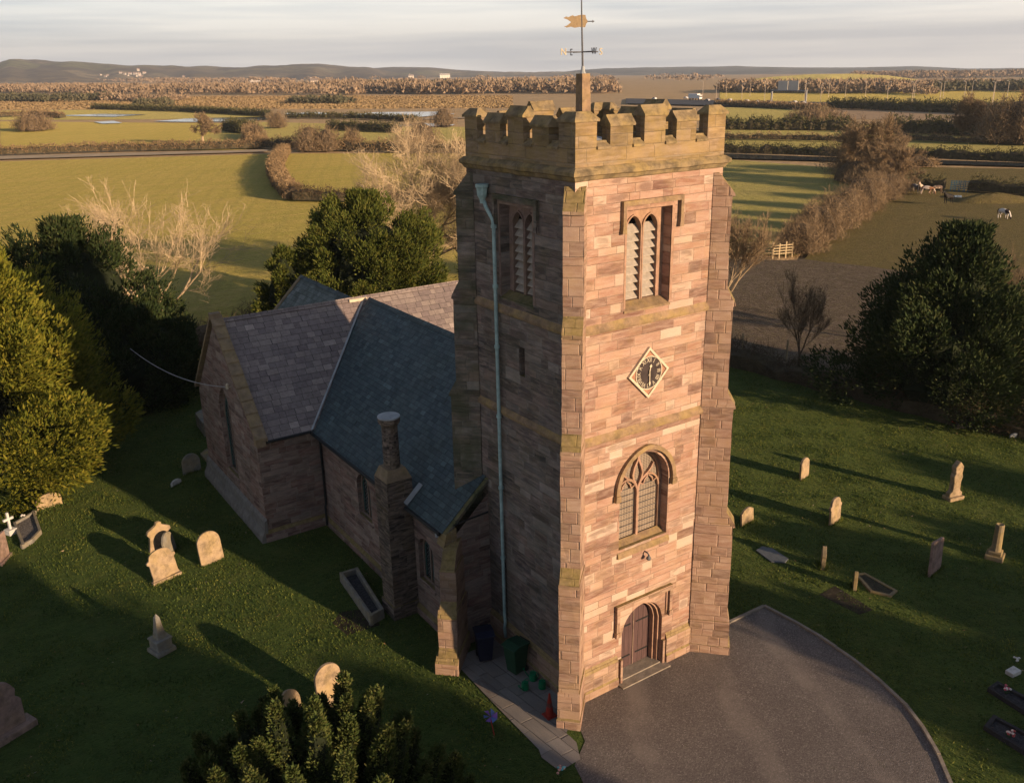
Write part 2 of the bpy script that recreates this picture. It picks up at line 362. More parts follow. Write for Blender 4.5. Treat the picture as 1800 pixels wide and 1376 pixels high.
M['teal'] = m_plain('blue_green_frame', (.035, .09, .085), .6, .2)
def m_planks(name, col, w=.16):
    n = NT(name); u, v, _ = n.sepx(n.uv()); q = n.math('DIVIDE', u, w); fl = n.math('FLOOR', q); f = n.math('SUBTRACT', q, fl)
    g = n.noise(n.comb(n.math('MULTIPLY', u, 30.0), n.math('MULTIPLY', v, 1.5), fl), 1.0, 4)
    c = n.mix(n.ramp(g, [(.3, 0), (.7, 1)]), tuple(k*.7 for k in col), tuple(k*1.3 for k in col))
    e = n.math('LESS_THAN', f, .07)
    return n.fin(n.mix(n.math('MULTIPLY', e, .8), c, (.01, .008, .008)), .7, n.bump(n.math('SUBTRACT', g, e), .008))
M['door'] = m_planks('dark_oak_planks', (.085, .05, .05), .2)
M['timber'] = m_planks('pale_rails', (.42, .33, .20), .3)

# ground materials
def m_grass(name, c0, c1, c2, sc=1.0, bump=.12, straw=(.22, .18, .08), straw_f=.25, streak=0.0, speck=.3, drill=None, sheen=0.0, sheen_t=None):
    n = NT(name); p = n.pos(); a = n.noise(p, .22*sc, 5, .6); b = n.noise(p, 2.6*sc, 5, .68); c = n.noise(p, 13*sc, 4, .7)
    col = n.mix(n.ramp(a, [(.35, 0), (.65, 1)]), c0, c1); col = n.mix(n.ramp(b, [(.40, 0), (.70, .8)]), col, c2)
    col = n.mix(n.math('MULTIPLY', n.ramp(n.noise(p, .9*sc, 6, .7), [(.5, 0), (.66, 1)]), straw_f), col, straw)
    if streak:
        s2 = n.noise(n.mapp(p, (.03, .35, 1), (0, 0, R(14))), 1.0, 4, .6); col = n.mix(n.math('MULTIPLY', n.ramp(s2, [(.42, 0), (.62, 1)]), streak), col, straw)
    col = n.mix(n.math('MULTIPLY', n.ramp(n.noise(p, 5.0*sc, 5, .75), [(.40, 0), (.62, 1)]), speck), col, n.mix(1.0, col, (.45, .42, .40), 'MULTIPLY'))
    if drill:
        w_ = n.math('SINE', n.math('MULTIPLY', n.sepx(n.mapp(n.noise(p, .02, 1, .5, 0, True), (9, 9, 9)))[0], 1.0)); px_ = n.sepx(n.mapp(p, (1, 1, 1), (0, 0, R(drill[0]))))[0]
        ln = n.math('SINE', n.math('ADD', n.math('MULTIPLY', px_, 6.2832/drill[1]), n.math('MULTIPLY', w_, 2.0)))
        col = n.mix(n.math('MULTIPLY', n.ramp(ln, [(.35, 0), (.95, 1)]), .30), col, (.20, .19, .06))
    h = n.math('ADD', n.math('MULTIPLY', b, 1.0), n.math('MULTIPLY', c, .45))
    n.b.inputs['Sheen Weight'].default_value = sheen; n.b.inputs['Sheen Roughness'].default_value = .5; n.b.inputs['Sheen Tint'].default_value = (*straw, 1) if not sheen_t else (*sheen_t, 1)
    return n.fin(col, .95, n.bump(h, bump, 1.0), spec=.1)
M['lawn'] = m_grass('churchyard_grass', (.022, .048, .014), (.036, .072, .018), (.055, .092, .022), 1.0, .14, (.085, .085, .028), .35, 0, .4, None, .22, (.55, .60, .16))
M['blade'] = None
M['field'] = m_grass('pasture', (.30, .29, .06), (.37, .33, .08), (.42, .35, .10), .35, .8, (.54, .40, .15), .5, .5, .55, (25, 3.2), .5, (1.0, .80, .22))
M['field2'] = m_grass('green_pasture', (.25, .25, .07), (.33, .30, .09), (.38, .33, .11), .3, .8, (.36, .29, .13), .35, .35, .3, None, .5, (.84, .72, .26))
M['rough'] = m_grass('rough_brown_grassland', (.50, .34, .18), (.58, .40, .23), (.50, .38, .19), .12, 1.0, (.56, .41, .24), .5, .7)
M['bare'] = m_grass('bare_pale_field', (.38, .26, .17), (.44, .31, .20), (.40, .29, .18), .12, .6, (.48, .36, .22), .3, .5)
M['mud'] = m_grass('poached_muddy_pasture', (.10, .075, .06), (.16, .12, .095), (.26, .23, .11), 1.2, .9, (.34, .28, .23), .7, 0, .95, None, .35, (.8, .65, .5))
M['mudgrass'] = m_grass('trodden_pasture', (.14, .125, .05), (.19, .16, .065), (.10, .078, .055), .9, .7, (.27, .20, .12), .4, 0, .8, None, .35, (.8, .65, .25))
M['tan'] = m_plain('farm_track', (.42, .33, .22), .95, .2, .2, .05)
def m_gravel():
    n = NT('gravel'); p = n.pos(); v = n.n('ShaderNodeTexVoronoi'); n.l(p, v.inputs['Vector']); v.inputs['Scale'].default_value = 34
    big = n.noise(p, .5, 5, .6); col = n.ramp(n.sepx(v.outputs['Color'])[0], [(0, (.10, .088, .082)), (.5, (.145, .128, .12)), (.9, (.18, .16, .15)), (1, (.26, .24, .225))])
    col = n.mix(n.ramp(big, [(.38, .0), (.65, .5)]), col, n.mix(1.0, col, (.68, .66, .68), 'MULTIPLY'))
    wp = n.mapp(p, (1, 1, 1), (0, 0, R(28))); wx = n.math('ADD', n.sepx(wp)[0], n.math('MULTIPLY', n.noise(p, .18, 2), 3.0)); tr_ = n.math('MULTIPLY', n.ramp(n.math('SINE', n.math('MULTIPLY', wx, 2.1)), [(.55, 0), (.95, 1)]), n.ramp(n.noise(p, .7, 4), [(.35, .1), (.65, .5)]))
    col = n.mix(tr_, col, (.24, .21, .19))
    col = n.mix(n.math('MULTIPLY', n.ramp(n.noise(p, 1.9, 6, .75), [(.60, 0), (.70, 1)]), .5), col, (.07, .075, .04))
    return n.fin(col, .9, n.bump(n.math('SUBTRACT', 1.0, v.outputs['Distance']), .014, 1.0))
M['gravel'] = m_gravel()
M['sooty'] = m_ashlar('sooty_chimney_stone', [(0, (.028, .026, .025)), (.5, (.045, .04, .037)), (1, (.08, .068, .06))], lichen=.15, dark=.3, mortar=(.16, .14, .12))
M['flag'] = m_ashlar('concrete_flags', [(0, (.16, .15, .145)), (1, (.26, .245, .235))], h=.62, w0=.8, w1=.1, lichen=.1, dark=.1, mw=.012, wear=.1, mortar=(.05, .05, .045), up=0.0)
M['reed'] = None
M['kerb'] = m_dress('kerb_stone', (.26, .23, .20), .1)
M['water'] = NT('still_water').fin((.05, .06, .07), .08, spec=.8)

# ================================================================== CHURCH
S = 5.4
church = tag(empty('church'), 'red sandstone parish church with a battlemented square clock tower and slate roofs', 'church')
TL = lambda u, d, z: (u, d, z)                     # sunlit west face
TS = lambda u, d, z: (d, S-u, z)                   # shaded side face
TN = lambda u, d, z: (-1.45+d, 16.2-u, z)          # nave side wall, u runs towards the tower
TG = lambda u, d, z: (-4.2+d, 24.6-u, z)           # transept gable wall
def arch(cx, hw, zb, zs, rise, n=9, round_=False):
    """closed loop of a pointed opening"""
    pts = [(cx-hw, zb), (cx+hw, zb)]
    r_ = arc(cx, hw, zs, rise, n, round_); return pts+r_
def arc(cx, hw, zs, rise, n=9, round_=False):
    """right springing over the apex to the left springing"""
    if round_ or rise <= hw*1.001:
        return [(cx+hw*math.cos(math.pi*k/(2*n)), zs+rise*math.sin(math.pi*k/(2*n))) for k in range(2*n+1)]
    Rr = (hw*hw+rise*rise)/(2*hw); out_ = []
    a1 = math.asin(rise/Rr)
    for k in range(n+1): a = a1*k/n; out_.append((cx+hw-Rr+Rr*math.cos(a), zs+Rr*math.sin(a)))
    return out_+[(2*cx-x, z) for x, z in reversed(out_[:-1])]
def tudor(cx, hw, zs, rise, n=9):
    """flat four-centred head, right to left"""
    o_ = []
    for k in range(2*n+1):
        t = -1+2*k/(2*n); x = -t; a = abs(x); z = (1-a**2.6)**.62*.86+(1-a)*.14
        o_.append((cx+hw*x, zs+rise*z))
    return o_
def fill_panel(mb, outer, holes, d, T):
    """flat wall sheet with openings"""
    bm = bmesh.new()
    def loop(pts):
        vs = [bm.verts.new((p[0], 0, p[1])) for p in pts]
        return [bm.edges.new((vs[k], vs[(k+1) % len(vs)])) for k in range(len(vs))]
    ed = loop(outer)
    for h in holes: ed += loop(h)
    bmesh.ops.triangle_fill(bm, edges=ed, use_beauty=True, use_dissolve=False)
    bm.verts.index_update(); i = len(mb.v)
    mb.v.extend([tuple(T(v.co.x, d, v.co.z)) for v in bm.verts])
    for f in bm.faces: mb.f.append(tuple(i+v.index for v in f.verts))
    bm.free()
def reveal(mb, loop, d0, d1, T, loop2=None):
    n = len(loop); l2 = loop2 or loop; i = len(mb.v)
    mb.v.extend([tuple(T(p[0], d0, p[1])) for p in loop]); mb.v.extend([tuple(T(p[0], d1, p[1])) for p in l2])
    for k in range(n): mb.f.append((i+k, i+(k+1) % n, i+n+(k+1) % n, i+n+k))
def ring(mb, prof, s=S):
    """moulding run round the square tower: prof = (offset, z) bottom to top"""
    cs = lambda o: [(-o, -o), (s+o, -o), (s+o, s+o), (-o, s+o)]
    i = len(mb.v); n = len(prof)
    for o, z in prof: mb.v.extend([(x, y, z) for x, y in cs(o)])
    for k in range(n-1):
        for j in range(4): mb.f.append((i+k*4+j, i+k*4+(j+1) % 4, i+(k+1)*4+(j+1) % 4, i+(k+1)*4+j))

# openings
BEL = [(1.78, 12.62), (3.46, 12.62), (3.46, 15.42), (1.78, 15.42)]
WW = arch(2.76, 1.0, 5.0, 6.95, 1.12)
DO = [(1.98, .06), (3.74, .06)]+tudor(2.86, .88, 1.85, .85)
SLIT = [(2.69, 10.37), (2.99, 10.37), (2.99, 11.28), (2.69, 11.28)]
z0, z1 = 0, 16.42
wall = MB()
full = [(0, z0), (S, z0), (S, z1), (0, z1)]
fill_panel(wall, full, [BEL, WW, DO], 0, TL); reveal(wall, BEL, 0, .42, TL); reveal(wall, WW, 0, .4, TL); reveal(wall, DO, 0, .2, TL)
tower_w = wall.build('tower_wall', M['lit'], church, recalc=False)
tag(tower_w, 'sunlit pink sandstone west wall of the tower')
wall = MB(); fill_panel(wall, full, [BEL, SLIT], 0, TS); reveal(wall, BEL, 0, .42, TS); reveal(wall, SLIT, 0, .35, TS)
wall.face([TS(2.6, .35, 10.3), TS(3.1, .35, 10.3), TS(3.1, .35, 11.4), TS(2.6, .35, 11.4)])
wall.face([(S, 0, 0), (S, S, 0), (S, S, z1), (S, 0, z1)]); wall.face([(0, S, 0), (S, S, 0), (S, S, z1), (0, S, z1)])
tag(wall.build('tower_wall', M['dim'], church, recalc=False), 'stained side walls of the tower with shade in their stone colour')
# strings, plinth, cornice
for zz in (12.14, 8.81):
    m = MB(); ring(m, [(-.02, zz-.02), (.055, zz), (.075, zz+.06), (.075, zz+.12), (-.02, zz+.30)]); m.build('string_course', M['sill'], church, jit=.018, cut=.6)
m = MB()
dl, dr = 1.80, 3.92
# plinth is interrupted by the door on the west face
def plinth_run(mb, a, b, T):
    pr = [(.12, 0), (.12, .28), (.08, .34), (.08, .95), (-.01, 1.16)]
    for k in range(len(pr)-1):
        mb.face([T(a, -pr[k][0], pr[k][1]), T(b, -pr[k][0], pr[k][1]), T(b, -pr[k+1][0], pr[k+1][1]), T(a, -pr[k+1][0], pr[k+1][1])])
    for q in (a, b): mb.face([T(q, .01, 0)]+[T(q, -o, z) for o, z in pr])
for a_, b_, T_ in ((.1, dl, TL), (dr, S-.1, TL), (.7, S-.1, TS)):
    m = MB(); plinth_run(m, a_, b_, T_); m.build('plinth', M['butt'], church)
m = MB(); ring(m, [(-.02, 16.30), (.05, 16.34), (.10, 16.44), (.154, 16.47), (.16, 16.565), (.04, 16.66), (-.02, 16.68)])
m.build('cornice', M['cap'], church, jit=.022, cut=.6)
# parapet: low wall, merlons and sills
t = .34
m = MB(); sq = [(0, 0), (S, 0), (S, S), (0, S)]; si = [(t, t), (S-t, t), (S-t, S-t), (t, S-t)]
for k in range(4):
    a, b, c, d = sq[k], sq[(k+1) % 4], si[(k+1) % 4], si[k]
    m.face([(*a, 16.6), (*b, 16.6), (*b, 17.1), (*a, 17.1)]); m.face([(*d, 16.6), (*c, 16.6), (*c, 17.1), (*d, 17.1)]); m.face([(*a, 17.1), (*b, 17.1), (*c, 17.1), (*d, 17.1)])
m.build('parapet', M['moss'], church, recalc=False)
m = MB(); c0 = S/2
for k in range(4):
    m.face([(*si[k], 16.62), (*si[(k+1) % 4], 16.62), (c0, c0, 17.25)])
m.build('tower_roof', M['lead'], church)
faces = [lambda u, d, z: (u, d, z), lambda u, d, z: (S-d, u, z), lambda u, d, z: (S-u, S-d, z), lambda u, d, z: (d, S-u, z)]
def saddle(mb, a, b, ze, T, h=.2, o=.055, e=.05, roll=True):
    prof = [(-o, ze-.04), (-o, ze+.02), (t/2-.07, ze+h), (t/2-.05, ze+h+.05), (t/2+.05, ze+h+.05), (t/2+.07, ze+h), (t+o, ze+.02), (t+o, ze-.04)]
    n = len(prof); i = len(mb.v)
    for u in (a-e, b+e): mb.v.extend([T(u, d, z) for d, z in prof])
    mb.f.append(tuple(range(i, i+n))); mb.f.append(tuple(reversed(range(i+n, i+2*n))))
    for k in range(n): mb.f.append((i+k, i+n+k, i+n+(k+1) % n, i+(k+1) % n))
segs = [(1.15, 1.92, 17.70), (2.33, 3.09, 17.92), (3.50, 4.25, 17.70)]
for fi, T in enumerate(faces):
    for a, b, ze in segs:
        j = random.uniform(-.02, .02)
        mer = MB().prism([(a, 17.09), (b, 17.09), (b, ze-.03), (a, ze-.03)], lambda p, q, d, T=T: T(p, d, q), .0, t).build('merlon', M['moss'], church, jit=.01)
        cp = MB(); saddle(cp, a, b, ze+j, T); cp.build('coping', M['cap'], mer, jit=.015)
    for a, b in ((.70, 1.15), (1.92, 2.33), (3.09, 3.50), (4.25, 4.70)):
        cp = MB(); saddle(cp, a+.05, b-.05, 17.14, T, h=.12, e=.045); cp.build('embrasure_sill', M['cap'], church, jit=.012)
for cx, cy in ((0, 0), (S-.70, 0), (S-.70, S-.70), (0, S-.70)):
    # L-shaped corner merlon
    L = [(0, 0), (.70, 0), (.70, t), (t, t), (t, .70), (0, .70)]
    fx, fy = (cx > 1), (cy > 1)
    P = [((.70-x if fx else x)+cx, (.70-y if fy else y)+cy) for x, y in L]
    mer = MB().prism(P, lambda p, q, d: (p, q, d), 17.09, 17.83).build('merlon', M['moss'], church, jit=.01)
    cp = MB()
    # hipped coping over the two arms
    def hip(x0, x1, y0, y1, zt, o=.055):
        cp_ = [(x0-o, y0-o), (x1+o, y0-o), (x1+o, y1+o), (x0-o, y1+o)]; ins = min(x1-x0, y1-y0)/2-.05
        ci = [(x0+ins, y0+ins), (x1-ins, y0+ins), (x1-ins, y1-ins), (x0+ins, y1-ins)]
        i = len(cp.v); cp.v.extend([(*p, zt-.03) for p in cp_]+[(*p, zt+.03) for p in cp_]+[(*p, zt+.22) for p in ci])
        for r0 in (0, 4):
            for j in range(4): cp.f.append((i+r0+j, i+r0+(j+1) % 4, i+r0+4+(j+1) % 4, i+r0+4+j))
        cp.f += [(i+8, i+9, i+10, i+11), (i+3, i+2, i+1, i)]
    q = [(x, y) for x, y in P]; xs = sorted({round(p[0], 4) for p in q}); ys = sorted({round(p[1], 4) for p in q})
    xa = (xs[0], xs[2]); yo = (ys[0], ys[1]) if not fy else (ys[1], ys[2]); xo = (xs[0], xs[1]) if not fx else (xs[1], xs[2])
    hip(xa[0], xa[1], yo[0], yo[1], 17.83); hip(xo[0], xo[1], ys[0], ys[2], 17.826, .049)
    cp.build('coping', M['cap'], mer, recalc=False)

# diagonal buttresses
def buttress(corner, ang, prof, hw, mat, label=None, hb=None, top_gable=True, name='buttress'):
    """prof: (reach, z) outline from the ground up; hb: (z, half width) steps"""
    dx, dy = math.cos(ang), math.sin(ang); nx, ny = -dy, dx
    root = None; mb = MB()
    hb = hb or [(0, hw), (99, hw)]
    i0 = -.25
    bands = []
    for k in range(len(hb)-1):
        za, zb, w = hb[k][0], hb[k+1][0], hb[k][1]
        pl = []
        for (e0, a0), (e1, a1) in zip(prof[:-1], prof[1:]):
            lo, hi = max(min(a0, a1), za), min(max(a0, a1), zb)
            if a1 == a0:
                if za <= a0 <= zb: pl += [(e0, a0), (e1, a1)]
                continue
            if hi <= lo: continue
            f = lambda z: e0+(e1-e0)*(z-a0)/(a1-a0)
            pl += [(f(lo), lo), (f(hi), hi)]
        o_ = []
        for p in pl:
            if not o_ or abs(p[0]-o_[-1][0])+abs(p[1]-o_[-1][1]) > 1e-4: o_.append(p)
        if len(o_) < 2: continue
        poly = [(i0, o_[0][1])]+o_+[(i0, o_[-1][1])]
        fn = lambda p, q, d: (corner[0]+dx*p+nx*d, corner[1]+dy*p+ny*d, q)
        mb.prism(poly, fn, -w, w)
    ob = mb.build(name, mat, church, recalc=True, jit=.022, cut=.5)
    if label: tag(ob, label)
    return ob
BP = [(1.14, 0), (1.14, .30), (1.08, .36), (1.08, 1.18), (1.0, 1.62), (.98, 1.76), (.97, 4.88), (1.04, 4.90), (1.02, 5.0), (.74, 5.42), (.73, 8.98), (.80, 9.0), (.78, 9.1), (.53, 9.55), (.52, 12.26), (.59, 12.28), (.57, 12.38), (.31, 12.85), (.30, 15.52), (.38, 15.54), (.36, 15.62), (-.1, 16.2)]
HB = [(0, .37), (.33, .34), (1.3, .31), (5.0, .29), (9.1, .28), (99, .28)]
buttress((0, 0), R(225), BP, .28, M['butt'], 'front diagonal buttress catching the sun', HB)
buttress((S, 0), R(315), BP, .28, M['butt'], 'sunlit diagonal buttress at the right of the door', HB)
buttress((0, S), R(135), BP, .28, M['mossdark'], 'green stained buttress in shade rising from the roof', HB)
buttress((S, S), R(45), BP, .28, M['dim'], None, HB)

# belfry windows
def belfry(T, trim, mats, lab):
    root = MB()
    # pierced two-light panel
    u0, u1 = 1.72, 3.52
    L1 = arch(2.31, .27, 12.80, 14.85, .36, 6); L2 = arch(2.93, .27, 12.80, 14.85, .36, 6)
    fill_panel(root, [(u0, 12.5), (u1, 12.5), (u1, 15.5), (u0, 15.5)], [L1, L2], .34, T)
    for L in (L1, L2): reveal(root, L, .34, .5, T)
    fr = root.build('belfry_window', trim, church, recalc=False); tag(fr, lab)
    md = MB()
    for cx in (2.31, 2.93): a = arc(cx, .30, 14.85, .40, 6); b = arc(cx, .26, 14.85, .355, 6); md.strip([(cx+.30, 12.8)]+a+[(cx-.30, 12.8)], [(cx+.26, 12.8)]+b+[(cx-.26, 12.8)], .35, .29, T)
    md.build('moulding', trim, fr)
    for cx in (2.31, 2.93):
        lv = MB()
        for k in range(9):
            z = 12.86+k*.235
            lv.face([T(cx-.27, .36, z), T(cx+.27, .36, z), T(cx+.27, .54, z+.21), T(cx-.27, .54, z+.21)])
            lv.face([T(cx-.27, .36, z-.03), T(cx+.27, .36, z-.03), T(cx+.27, .54, z+.18), T(cx-.27, .54, z+.18)])
            lv.face([T(cx-.27, .36, z-.03), T(cx+.27, .36, z-.03), T(cx+.27, .36, z), T(cx-.27, .36, z)])
        lv.build('louvre', M['louvre'], fr, recalc=False)
    MB().face([T(1.7, .62, 12.4), T(3.6, .62, 12.4), T(3.6, .62, 15.6), T(1.7, .62, 15.6)]).build('bell_chamber_dark_sheet', M['dark'], fr)  # flat sheet behind the louvres, the chamber's darkness put into its colour
    s_ = MB().prism([(-.03, 12.56), (-.03, 12.62), (.33, 12.80), (.33, 12.56)], lambda p, q, d: T(d, p, q), 1.74, 3.50); s_.build('sill', mats, fr)
    h_ = MB(); out_ = [(1.57, 14.92), (1.57, 15.70), (3.80, 15.70), (3.80, 14.92)]; in_ = [(1.68, 14.92), (1.68, 15.56), (3.69, 15.56), (3.69, 14.92)]
    h_.strip(out_, in_, .01, -.12, T); h_.build('hood_mould', mats, fr, jit=.01)
    h2 = MB(); h2.strip([(1.72, 12.7), (1.72, 15.5), (3.56, 15.5), (3.56, 12.7)], [(1.79, 12.7), (1.79, 15.43), (3.46, 15.43), (3.46, 12.7)], .02, -.012, T); h2.build('surround', trim, fr)
    for cx in (1.62, 3.745): MB().prism([(cx-.08, 14.82), (cx+.08, 14.82), (cx+.06, 14.98), (cx-.06, 14.98)], lambda p, q, d: T(p, d, q), .01, -.13).build('label_stop', mats, fr)
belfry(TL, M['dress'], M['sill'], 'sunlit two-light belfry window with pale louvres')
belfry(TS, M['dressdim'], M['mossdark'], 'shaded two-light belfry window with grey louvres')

# clock
ck = MB(); cu, cz, hd = 2.72, 10.63, .78
def diam(r): return [(cu, cz-r), (cu+r, cz), (cu, cz+r), (cu-r, cz)]
ck.prism(diam(hd), lambda p, q, d: TL(p, d, q), .01, -.05)
clock = ck.build('clock', M['salmon'], church)
fr = MB(); o_, i_ = diam(hd+.01), diam(hd-.085); fr.strip(o_+o_[:1], i_+i_[:1], .0, -.085, TL); fr.build('frame', M['cream'], clock)
circ = lambda r, n=48: [(cu+r*math.cos(2*math.pi*k/n), cz+r*math.sin(2*math.pi*k/n)) for k in range(n)]
MB().prism(circ(.495), lambda p, q, d: TL(p, d, q), -.04, -.062).build('dial', M['dial'], clock)
rg = MB(); a, b = circ(.515), circ(.487); rg.strip(a+a[:1], b+b[:1], -.045, -.075, TL); rg.build('rim', M['cream'], clock)
def text_polys(txt, size):
    cu_ = bpy.data.curves.new('t', 'FONT'); cu_.body = txt; cu_.size = size; cu_.align_x = 'CENTER'; cu_.align_y = 'CENTER'; cu_.extrude = .0; cu_.resolution_u = 3
    ob = bpy.data.objects.new('t', cu_); COL.objects.link(ob); bpy.context.view_layer.update()
    me = ob.evaluated_get(bpy.context.evaluated_depsgraph_get()).to_mesh()
    V = [tuple(v.co) for v in me.vertices]; F = [tuple(p.vertices) for p in me.polygons]
    bpy.data.objects.remove(ob); bpy.data.curves.remove(cu_)
    return V, F
nm = MB()
for k, tx in enumerate(['XII', 'I', 'II', 'III', 'IIII', 'V', 'VI', 'VII', 'VIII', 'IX', 'X', 'XI']):
    V, F = text_polys(tx, .19); a = math.pi/2-k*math.pi/6; i = len(nm.v)
    for vx, vy, _ in V:
        vx *= .82; vy *= 1.05
        x = cu+.385*math.cos(a)+(vx*math.sin(a)+vy*math.cos(a)); z = cz+.385*math.sin(a)+(-vx*math.cos(a)+vy*math.sin(a)); nm.v.append(TL(x, -.066, z))
    nm.f += [tuple(i+j for j in f) for f in F]
nm.build('numerals', M['cream'], clock, recalc=False)
def hand(a, l, w, d):
    p = lambda r, s: (cu+r*math.cos(a)-s*math.sin(a), cz+r*math.sin(a)+s*math.cos(a))
    pts = [p(-.08, -w*.5), p(l*.62, -w*.5), p(l*.70, -w*1.4), p(l*.82, -w*1.2), p(l, 0), p(l*.82, w*1.2), p(l*.70, w*1.4), p(l*.62, w*.5), p(-.08, w*.5)]
    MB().prism(pts, lambda p_, q, dd: TL(p_, dd, q), d, d-.012).build('hand', M['cream'], clock)
hand(math.pi/2-R(13), .27, .035, -.085); hand(-math.pi/2+R(1), .42, .026, -.10)

# west window
ww = MB(); W1 = arch(2.76, .84, 5.14, 6.98, .95)
reveal(ww, WW, .14, .14, TL, WW); ww = MB()
mo = MB()
def archband(mb, cx, h0, h1, zb, zs, r0, r1, d0, d1, T):
    A = [(cx+h0, zb)]+arc(cx, h0, zs, r0, 9)+[(cx-h0, zb)]; B = [(cx+h1, zb)]+arc(cx, h1, zs, r1, 9)+[(cx-h1, zb)]
    mb.strip(A, B, d0, d1, T)
archband(ww, 2.76, 1.0, .89, 5.05, 6.95, 1.12, 1.0, .45, .33, TL)
west = ww.build('west_window', M['dress'], church); tag(west, 'two-light traceried west window with grille')
MB().face([TL(x, .42, z) for x, z in arch(2.76, 1.02, 5.0, 6.95, 1.14)]).build('glazing', M['grille'], west)
tr = MB(); tr.bar([(2.76, 5.1), (2.76, 6.72)], .085, .44, .30, TL)
tr.bar([(2.76, 6.65), (2.70, 6.85), (2.60, 7.05), (2.56, 7.22), (2.62, 7.45), (2.76, 7.72), (2.80, 8.0)], .07, .44, .31, TL)
tr.bar([(2.76, 6.65), (2.82, 6.85), (2.92, 7.05), (2.96, 7.22), (2.90, 7.45), (2.78, 7.72)], .07, .44, .312, TL)
for s in (-1, 1):
    a_ = [(2.76+s*.0, 6.74), (2.76+s*.09, 6.86), (2.76+s*.20, 7.0)]
    cx = 2.76+s*.45; ar = arc(cx, .43, 6.62, .50, 6); tr.bar(ar, .055, .44, .315, TL)
    for q in (-1, 1): tr.bar([(cx+q*.34, 6.86), (cx+q*.20, 6.80), (cx+q*.15, 6.94), (cx+q*.02, 7.06)], .04, .43, .325, TL)
    tr.bar([(2.76+s*.20, 7.05), (2.76+s*.40, 7.15), (2.76+s*.55, 7.28), (2.76+s*.66, 7.45)], .05, .44, .32, TL)
tr.build('tracery', M['dress'], west)
sb = MB()
for k in range(9): z = 5.3+k*.21; sb.bar([(1.9, z), (3.62, z)], .014, .40, .385, TL)
sb.build('saddle_bar', M['iron'], west)
MB().prism([(-.07, 4.72), (-.07, 4.80), (-.02, 4.90), (.34, 5.13), (.34, 4.72)], lambda p, q, d: TL(d, p, q), 1.70, 3.84).build('sill', M['sill'], west, jit=.008)
hm = MB(); archband(hm, 2.76, 1.22, 1.08, 6.92, 6.97, 1.36, 1.21, .01, -.12, TL); hm.build('hood_mould', M['sill'], west, jit=.008)
for s in (-1, 1): MB().prism([(2.76+s*1.15-.10, 6.74), (2.76+s*1.15+.10, 6.74), (2.76+s*1.15+.09, 6.94), (2.76+s*1.15-.09, 6.94)], lambda p, q, d: TL(p, d, q), .01, -.15).build('label_stop', M['sill'], west, jit=.02)
lm = MB().tube([(2.85, .0, 4.62), (2.85, -.14, 4.62), (2.85, -.2, 4.56)], .025, 6); lm.lathe([(.0, 0), (.07, .01), (.085, .06), (.04, .13), (.03, .16)], (2.85, -.2, 4.40), 10); lamp = lm.build('lamp', M['iron'], church)

# door
D1 = [(1.98, .06), (3.74, .06)]+tudor(2.86, .88, 1.85, .85)
D2 = [(2.06, .06), (3.66, .06)]+tudor(2.86, .80, 1.84, .77)
D3 = [(2.14, .06), (3.58, .06)]+tudor(2.86, .72, 1.83, .70)
j = MB(); reveal(j, D1, .12, .12, TL, D2); reveal(j, D2, .12, .26, TL); reveal(j, D2, .26, .26, TL, D3); reveal(j, D3, .26, .48, TL)
dcase = j.build('doorway', M['dress'], church, recalc=False); tag(dcase, 'moulded four-centred west doorway')
MB().face([TL(x, .45, z) for x, z in [(2.1, .0), (3.62, .0)]+tudor(2.86, .76, 1.83, .74)]).build('door', M['door'], dcase)
MB().box(2.845, 2.875, .425, .449, .08, 2.5).build('meeting_strip', M['dressdim'], dcase)
hg = MB()
for s in (-1, 1):
    for z in (.5, 1.7): hg.box(min(2.86+s*.12, 2.86+s*.66), max(2.86+s*.12, 2.86+s*.66), .432, .448, z, z+.05)
hg.build('hinge', M['black'], dcase)
hm = MB(); hm.strip([(1.66, 2.05), (1.66, 3.04), (4.06, 3.04), (4.06, 2.05)], [(1.78, 2.05), (1.78, 2.86), (3.94, 2.86), (3.94, 2.05)], .01, -.13, TL); hm.build('hood_mould', M['butt'], dcase, jit=.008)
sp = MB(); sp.strip([(1.80, 1.9), (1.80, 2.84), (3.92, 2.84), (3.92, 1.9)], [(1.86, 1.9), (1.86, 2.78), (3.86, 2.78), (3.86, 1.9)], .01, -.045, TL); sp.build('surround', M['dress'], dcase)
for cx in (1.72, 4.0): MB().prism([(cx-.09, 1.90), (cx+.09, 1.90), (cx+.075, 2.08), (cx-.075, 2.08)], lambda p, q, d: TL(p, d, q), .01, -.16).build('label_stop', M['butt'], dcase, jit=.015)
st = MB().box(1.99, 3.73, -.02, .45, 0.0, .10); st.box(1.8, 3.9, -.34, -.021, .0, .055); st.build('doorstep', M['kerb'], dcase, jit=.004)
for s in (-1, 1): MB().box(2.86+s*.93-.045, 2.86+s*.93+.045, -.10, .02, .0, .95).build('jamb_base', M['butt'], dcase, jit=.01)

# downpipe
px_, py_ = -.12, 3.74
dp = MB().tube([(px_, 3.66, .55), (px_, 3.72, .9), (px_, 3.66, 1.15), (px_, 3.70, 1.35), (px_, 3.75, 14.75), (px_, 3.80, 14.95), (px_-.02, 4.12, 15.28), (px_-.03, 4.20, 15.45)], .058, 10)
pipe = dp.build('downpipe', M['pipe'], church, smooth=True); tag(pipe, 'pale blue lead downpipe on the shaded tower side')
MB().lathe([(.07, 0), (.09, .12), (.15, .24), (.17, .45), (.20, .47), (.20, .56)], (px_-.06, 4.24, 15.38), 8, R(22)).build('hopper', M['pipe'], pipe)
co_ = MB()
for z in (14.7, 12.9, 11.0, 8.7, 6.2, 3.6): co_.lathe([(.085, 0), (.085, .10)], (px_, 3.70+(z-1.35)*.00373, z), 10)
co_.build('collar', M['pipe'], pipe)

